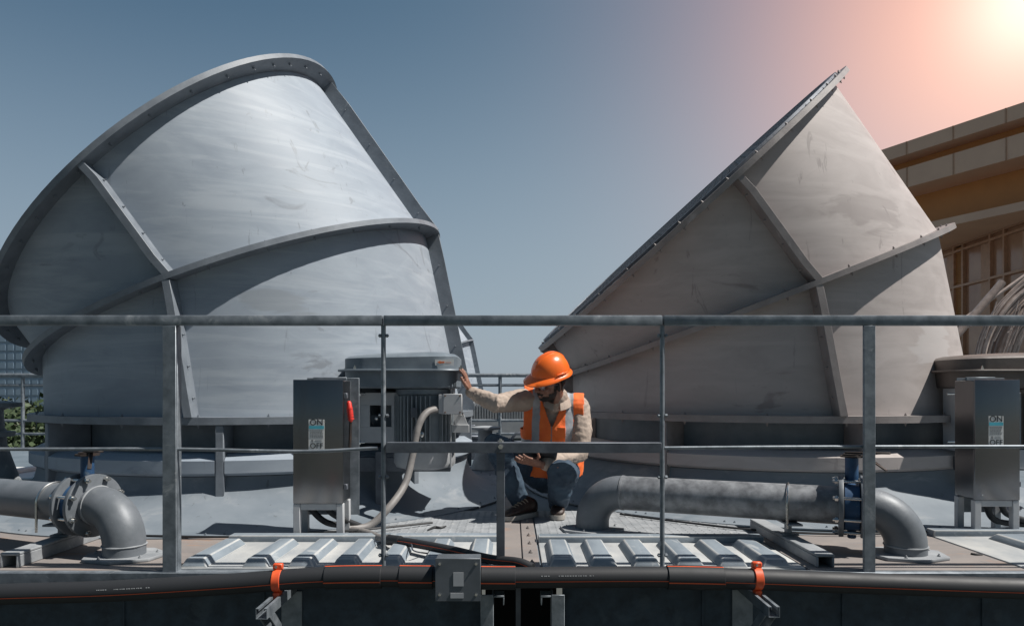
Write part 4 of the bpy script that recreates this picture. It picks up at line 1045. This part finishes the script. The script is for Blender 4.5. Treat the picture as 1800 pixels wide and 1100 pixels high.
    rows = [(C0.lerp(C1, -.04)-nr*.01, .198, .155), (C0.lerp(C1, .12), .198, .152), (C0.lerp(C1, .35), .205, .150), (C0.lerp(C1, .65), .212, .152), (C0.lerp(C1, .86), .196, .132), (C0.lerp(C1, 1.0), .160, .108), (C0.lerp(C1, 1.075), .10, .075)]
    loft_ellipses(m, rows, a, nr, 40)
    m.limb([shR+a*.05, shR-a*.004], [.090, .090], 20); m.limb([shL-a*.05, shL+a*.006], [.094, .094], 20)
    vest = cloth(m, 'safety_vest', 'vest_orange', root, .0052, 3, .010, .07)
    me = vest.data; me.materials.append(MATS['vest_silver']); me.materials.append(MATS['ink_grey'])
    bm = bmesh.new(); bm.from_mesh(me); kill = []; LS = SP.length
    for fc in bm.faces:
        c = fc.calc_center_median()+W_; t_ = (c-C0).dot(s)/LS; r_ = c-C0-s*LS*t_; u = r_.dot(a); w_ = r_.dot(nr)
        if t_ < .0 or (t_ > .60 and abs(u) > .188) or (t_ > .90 and abs(u) < .055 and w_ > -.08) or (t_ > 1.03 and abs(u) < .075): kill.append(fc); continue
        if w_ > 0 and t_ > .68 and abs(u+.008) < .006+.062*(t_-.68)/.32: kill.append(fc); continue
        if w_ > .02 and abs(u+.008) < .0045 and t_ < .69: fc.material_index = 2
        elif .080 < abs(u+.004) < .128 and t_ > .16: fc.material_index = 1
        elif .37 < t_ < .48: fc.material_index = 1
    bmesh.ops.delete(bm, geom=kill, context='FACES'); bm.to_mesh(me); bm.free()
    vest = bake_keep(vest)
    m = MB(); pc = C0.lerp(C1, .60)+a*.045+nr*.1515
    m.box(pc, (.065, .004, .07), Matrix((a, -nr, s)).transposed()); m.build('pocket', 'vest_orange', vest, bevel=.0015)
    # jeans
    m = MB()
    m.ball(C0+V((0, .02, -.01)), (.185, .16, .125), None, 24)
    m.limb([hipR, hipR.lerp(knR, .5), knR, knR.lerp(anR, .5), anR], [.105, .095, .086, .073, .056], 20)
    m.limb([hipL, hipL.lerp(knL, .5), knL, knL.lerp(anL, .5), anL], [.108, .098, .088, .074, .058], 20)
    cloth(m, 'jeans', 'jeans', root, .0065, 3, .020, .05)
    # boots
    for heel, toe, an in ((V((.150, 4.425, 0)), V((-.045, 4.235, 0)), anR), (V((.300, 4.53, 0)), V((.270, 4.262, 0)), anL)):
        d = (toe-heel); L = d.length; d.normalize(); sd = V((-d.y, d.x, 0)); z0 = .011
        def pt(x, y, z): return heel+d*x+sd*y+V((0, 0, z0+z))
        m = MB(); n = 18; rg = []
        for x, hw, h in ((.004, .020, .050), (.02, .034, .085), (.07, .037, .095), (.12, .036, .085), (.16, .040, .066), (.20, .045, .052), (.24, .044, .042), (L-.012, .034, .032), (L, .018, .018)):
            rg.append([pt(x, hw*math.cos(2*PI*i/n), .022+max(0, h*(.5+.5*math.sin(2*PI*i/n)))) for i in range(n)])
        m.rings(rg); m.limb([pt(.05, 0, .07), an+V((0, 0, .01))], [.046, .050], 16)
        bt = cloth(m, 'boot', 'leather', root, .005, 3)
        out = [(.0, .0)]; prof = ((.0, .016), (.03, .034), (.08, .036), (.13, .037), (.19, .046), (.24, .046), (L-.01, .034), (L+.006, .014))
        oo = [(x, y) for x, y in prof]+[(x, -y) for x, y in reversed(prof)]
        m = MB(); m.rings([[pt(x, y, 0) for x, y in oo], [pt(x, y*1.04, .012) for x, y in oo], [pt(x, y*1.02, .027) for x, y in oo]]); m.build('sole', 'sole', bt, smooth=50)
        m = MB()
        for i in range(5):
            x = .10+i*.022; z = .022+(.094-.010*i*.9)-.004*i; z = {0: .112, 1: .103, 2: .094, 3: .084, 4: .076}[i]
            m.tube([pt(x, -.028, z-.016), pt(x+.004, -.012, z), pt(x+.006, .012, z), pt(x, .028, z-.016)], .0032, 6)
        m.build('laces', 'lace', bt)
    # helmet
    def hh(x, y, z): return B+f*x+l*y+up*z
    m = MB(); n = 40; rg = []
    for i in range(13):
        q = PI/2*min(i, 11.7)/12; rr = math.cos(q)**.9 if i else 1.0
        rg.append([hh(.128*rr*math.cos(2*PI*j/n)-.004, .108*rr*math.sin(2*PI*j/n), .132*math.sin(q)) for j in range(n)])
    m.rings(rg); he = m.build('helmet', 'helmet_orange', root, smooth=60)
    m = MB(); rg = []
    def brim(k, dz):
        o = []
        for j in range(n):
            q = 2*PI*j/n; c = math.cos(q); pk = max(0, c)**1.6
            ex = (.014+.044*pk)*k; o.append(hh((.128+ex)*c-.004, (.108+ex*.9+.002*k)*math.sin(q), dz-.016*pk*k-.004*k))
        return o
    m.rings([brim(0, .012), brim(.55, .006), brim(1, .001), brim(1, -.006), brim(.5, -.004), brim(-.05, -.002)], caps=False); m.build('brim', 'helmet_orange', he, smooth=60)
    m = MB()
    for o, hw, ht in ((0, .016, .006),):
        rg = []
        for i in range(15):
            q = R(28+i*9.2); c = V((.130*math.cos(q)-.004, 0, .134*math.sin(q))); nn_ = V((math.cos(q), 0, math.sin(q))); e = ht*min(1, i/2, (14-i)/2)
            rg.append([hh(*(c-nn_*.004+V((0, -hw, 0)))), hh(*(c+nn_*e+V((0, -hw*.7, 0)))), hh(*(c+nn_*e+V((0, hw*.7, 0)))), hh(*(c-nn_*.004+V((0, hw, 0))))])
        m.rings(rg)
    m.build('ridge', 'helmet_orange', he, smooth=50)
    for sg in (-1, 1):
        m = MB(); m.limb([hh(.03, sg*.1095, .026), hh(-.02, sg*.1115, .024), hh(-.05, sg*.1065, .026)], [.004, .0055, .004], 8); m.build('slot_rib', 'helmet_orange', he)
    # tablet, held
    tn = V((.06, .50, .86)).normalized(); tx_ = V((1, -.05, -.12)); tx_ = (tx_-tn*tx_.dot(tn)).normalized(); ty = tn.cross(tx_)
    tm = Matrix((tx_, ty, tn)).transposed(); c = P(944, 801, 4.24)
    tb_ = thing('tablet', c, 'thin black tablet lying on the worker\'s left hand', 'tablet')
    MB().box(c, (.235, .165, .009), tm).build('case', 'tablet_black', tb_, bevel=.003, seg=2)
    MB().box(c+tn*.0052, (.215, .145, .001), tm).build('screen', 'void_black', tb_)
def bake_keep(o):
    m = o.modifiers.new('s', 'SOLIDIFY'); m.thickness = .004; m.offset = 0
    bpy.context.view_layer.update()
    me = bpy.data.meshes.new_from_object(o.evaluated_get(bpy.context.evaluated_depsgraph_get())); o.modifiers.clear()
    mats = list(o.data.materials); idx = [p.material_index for p in me.polygons]; o.data = me; me.materials.clear()
    for q in mats: me.materials.append(q)
    for p, i in zip(me.polygons, idx): p.material_index = i
    for pl in me.polygons: pl.use_smooth = True
    return o
worker()
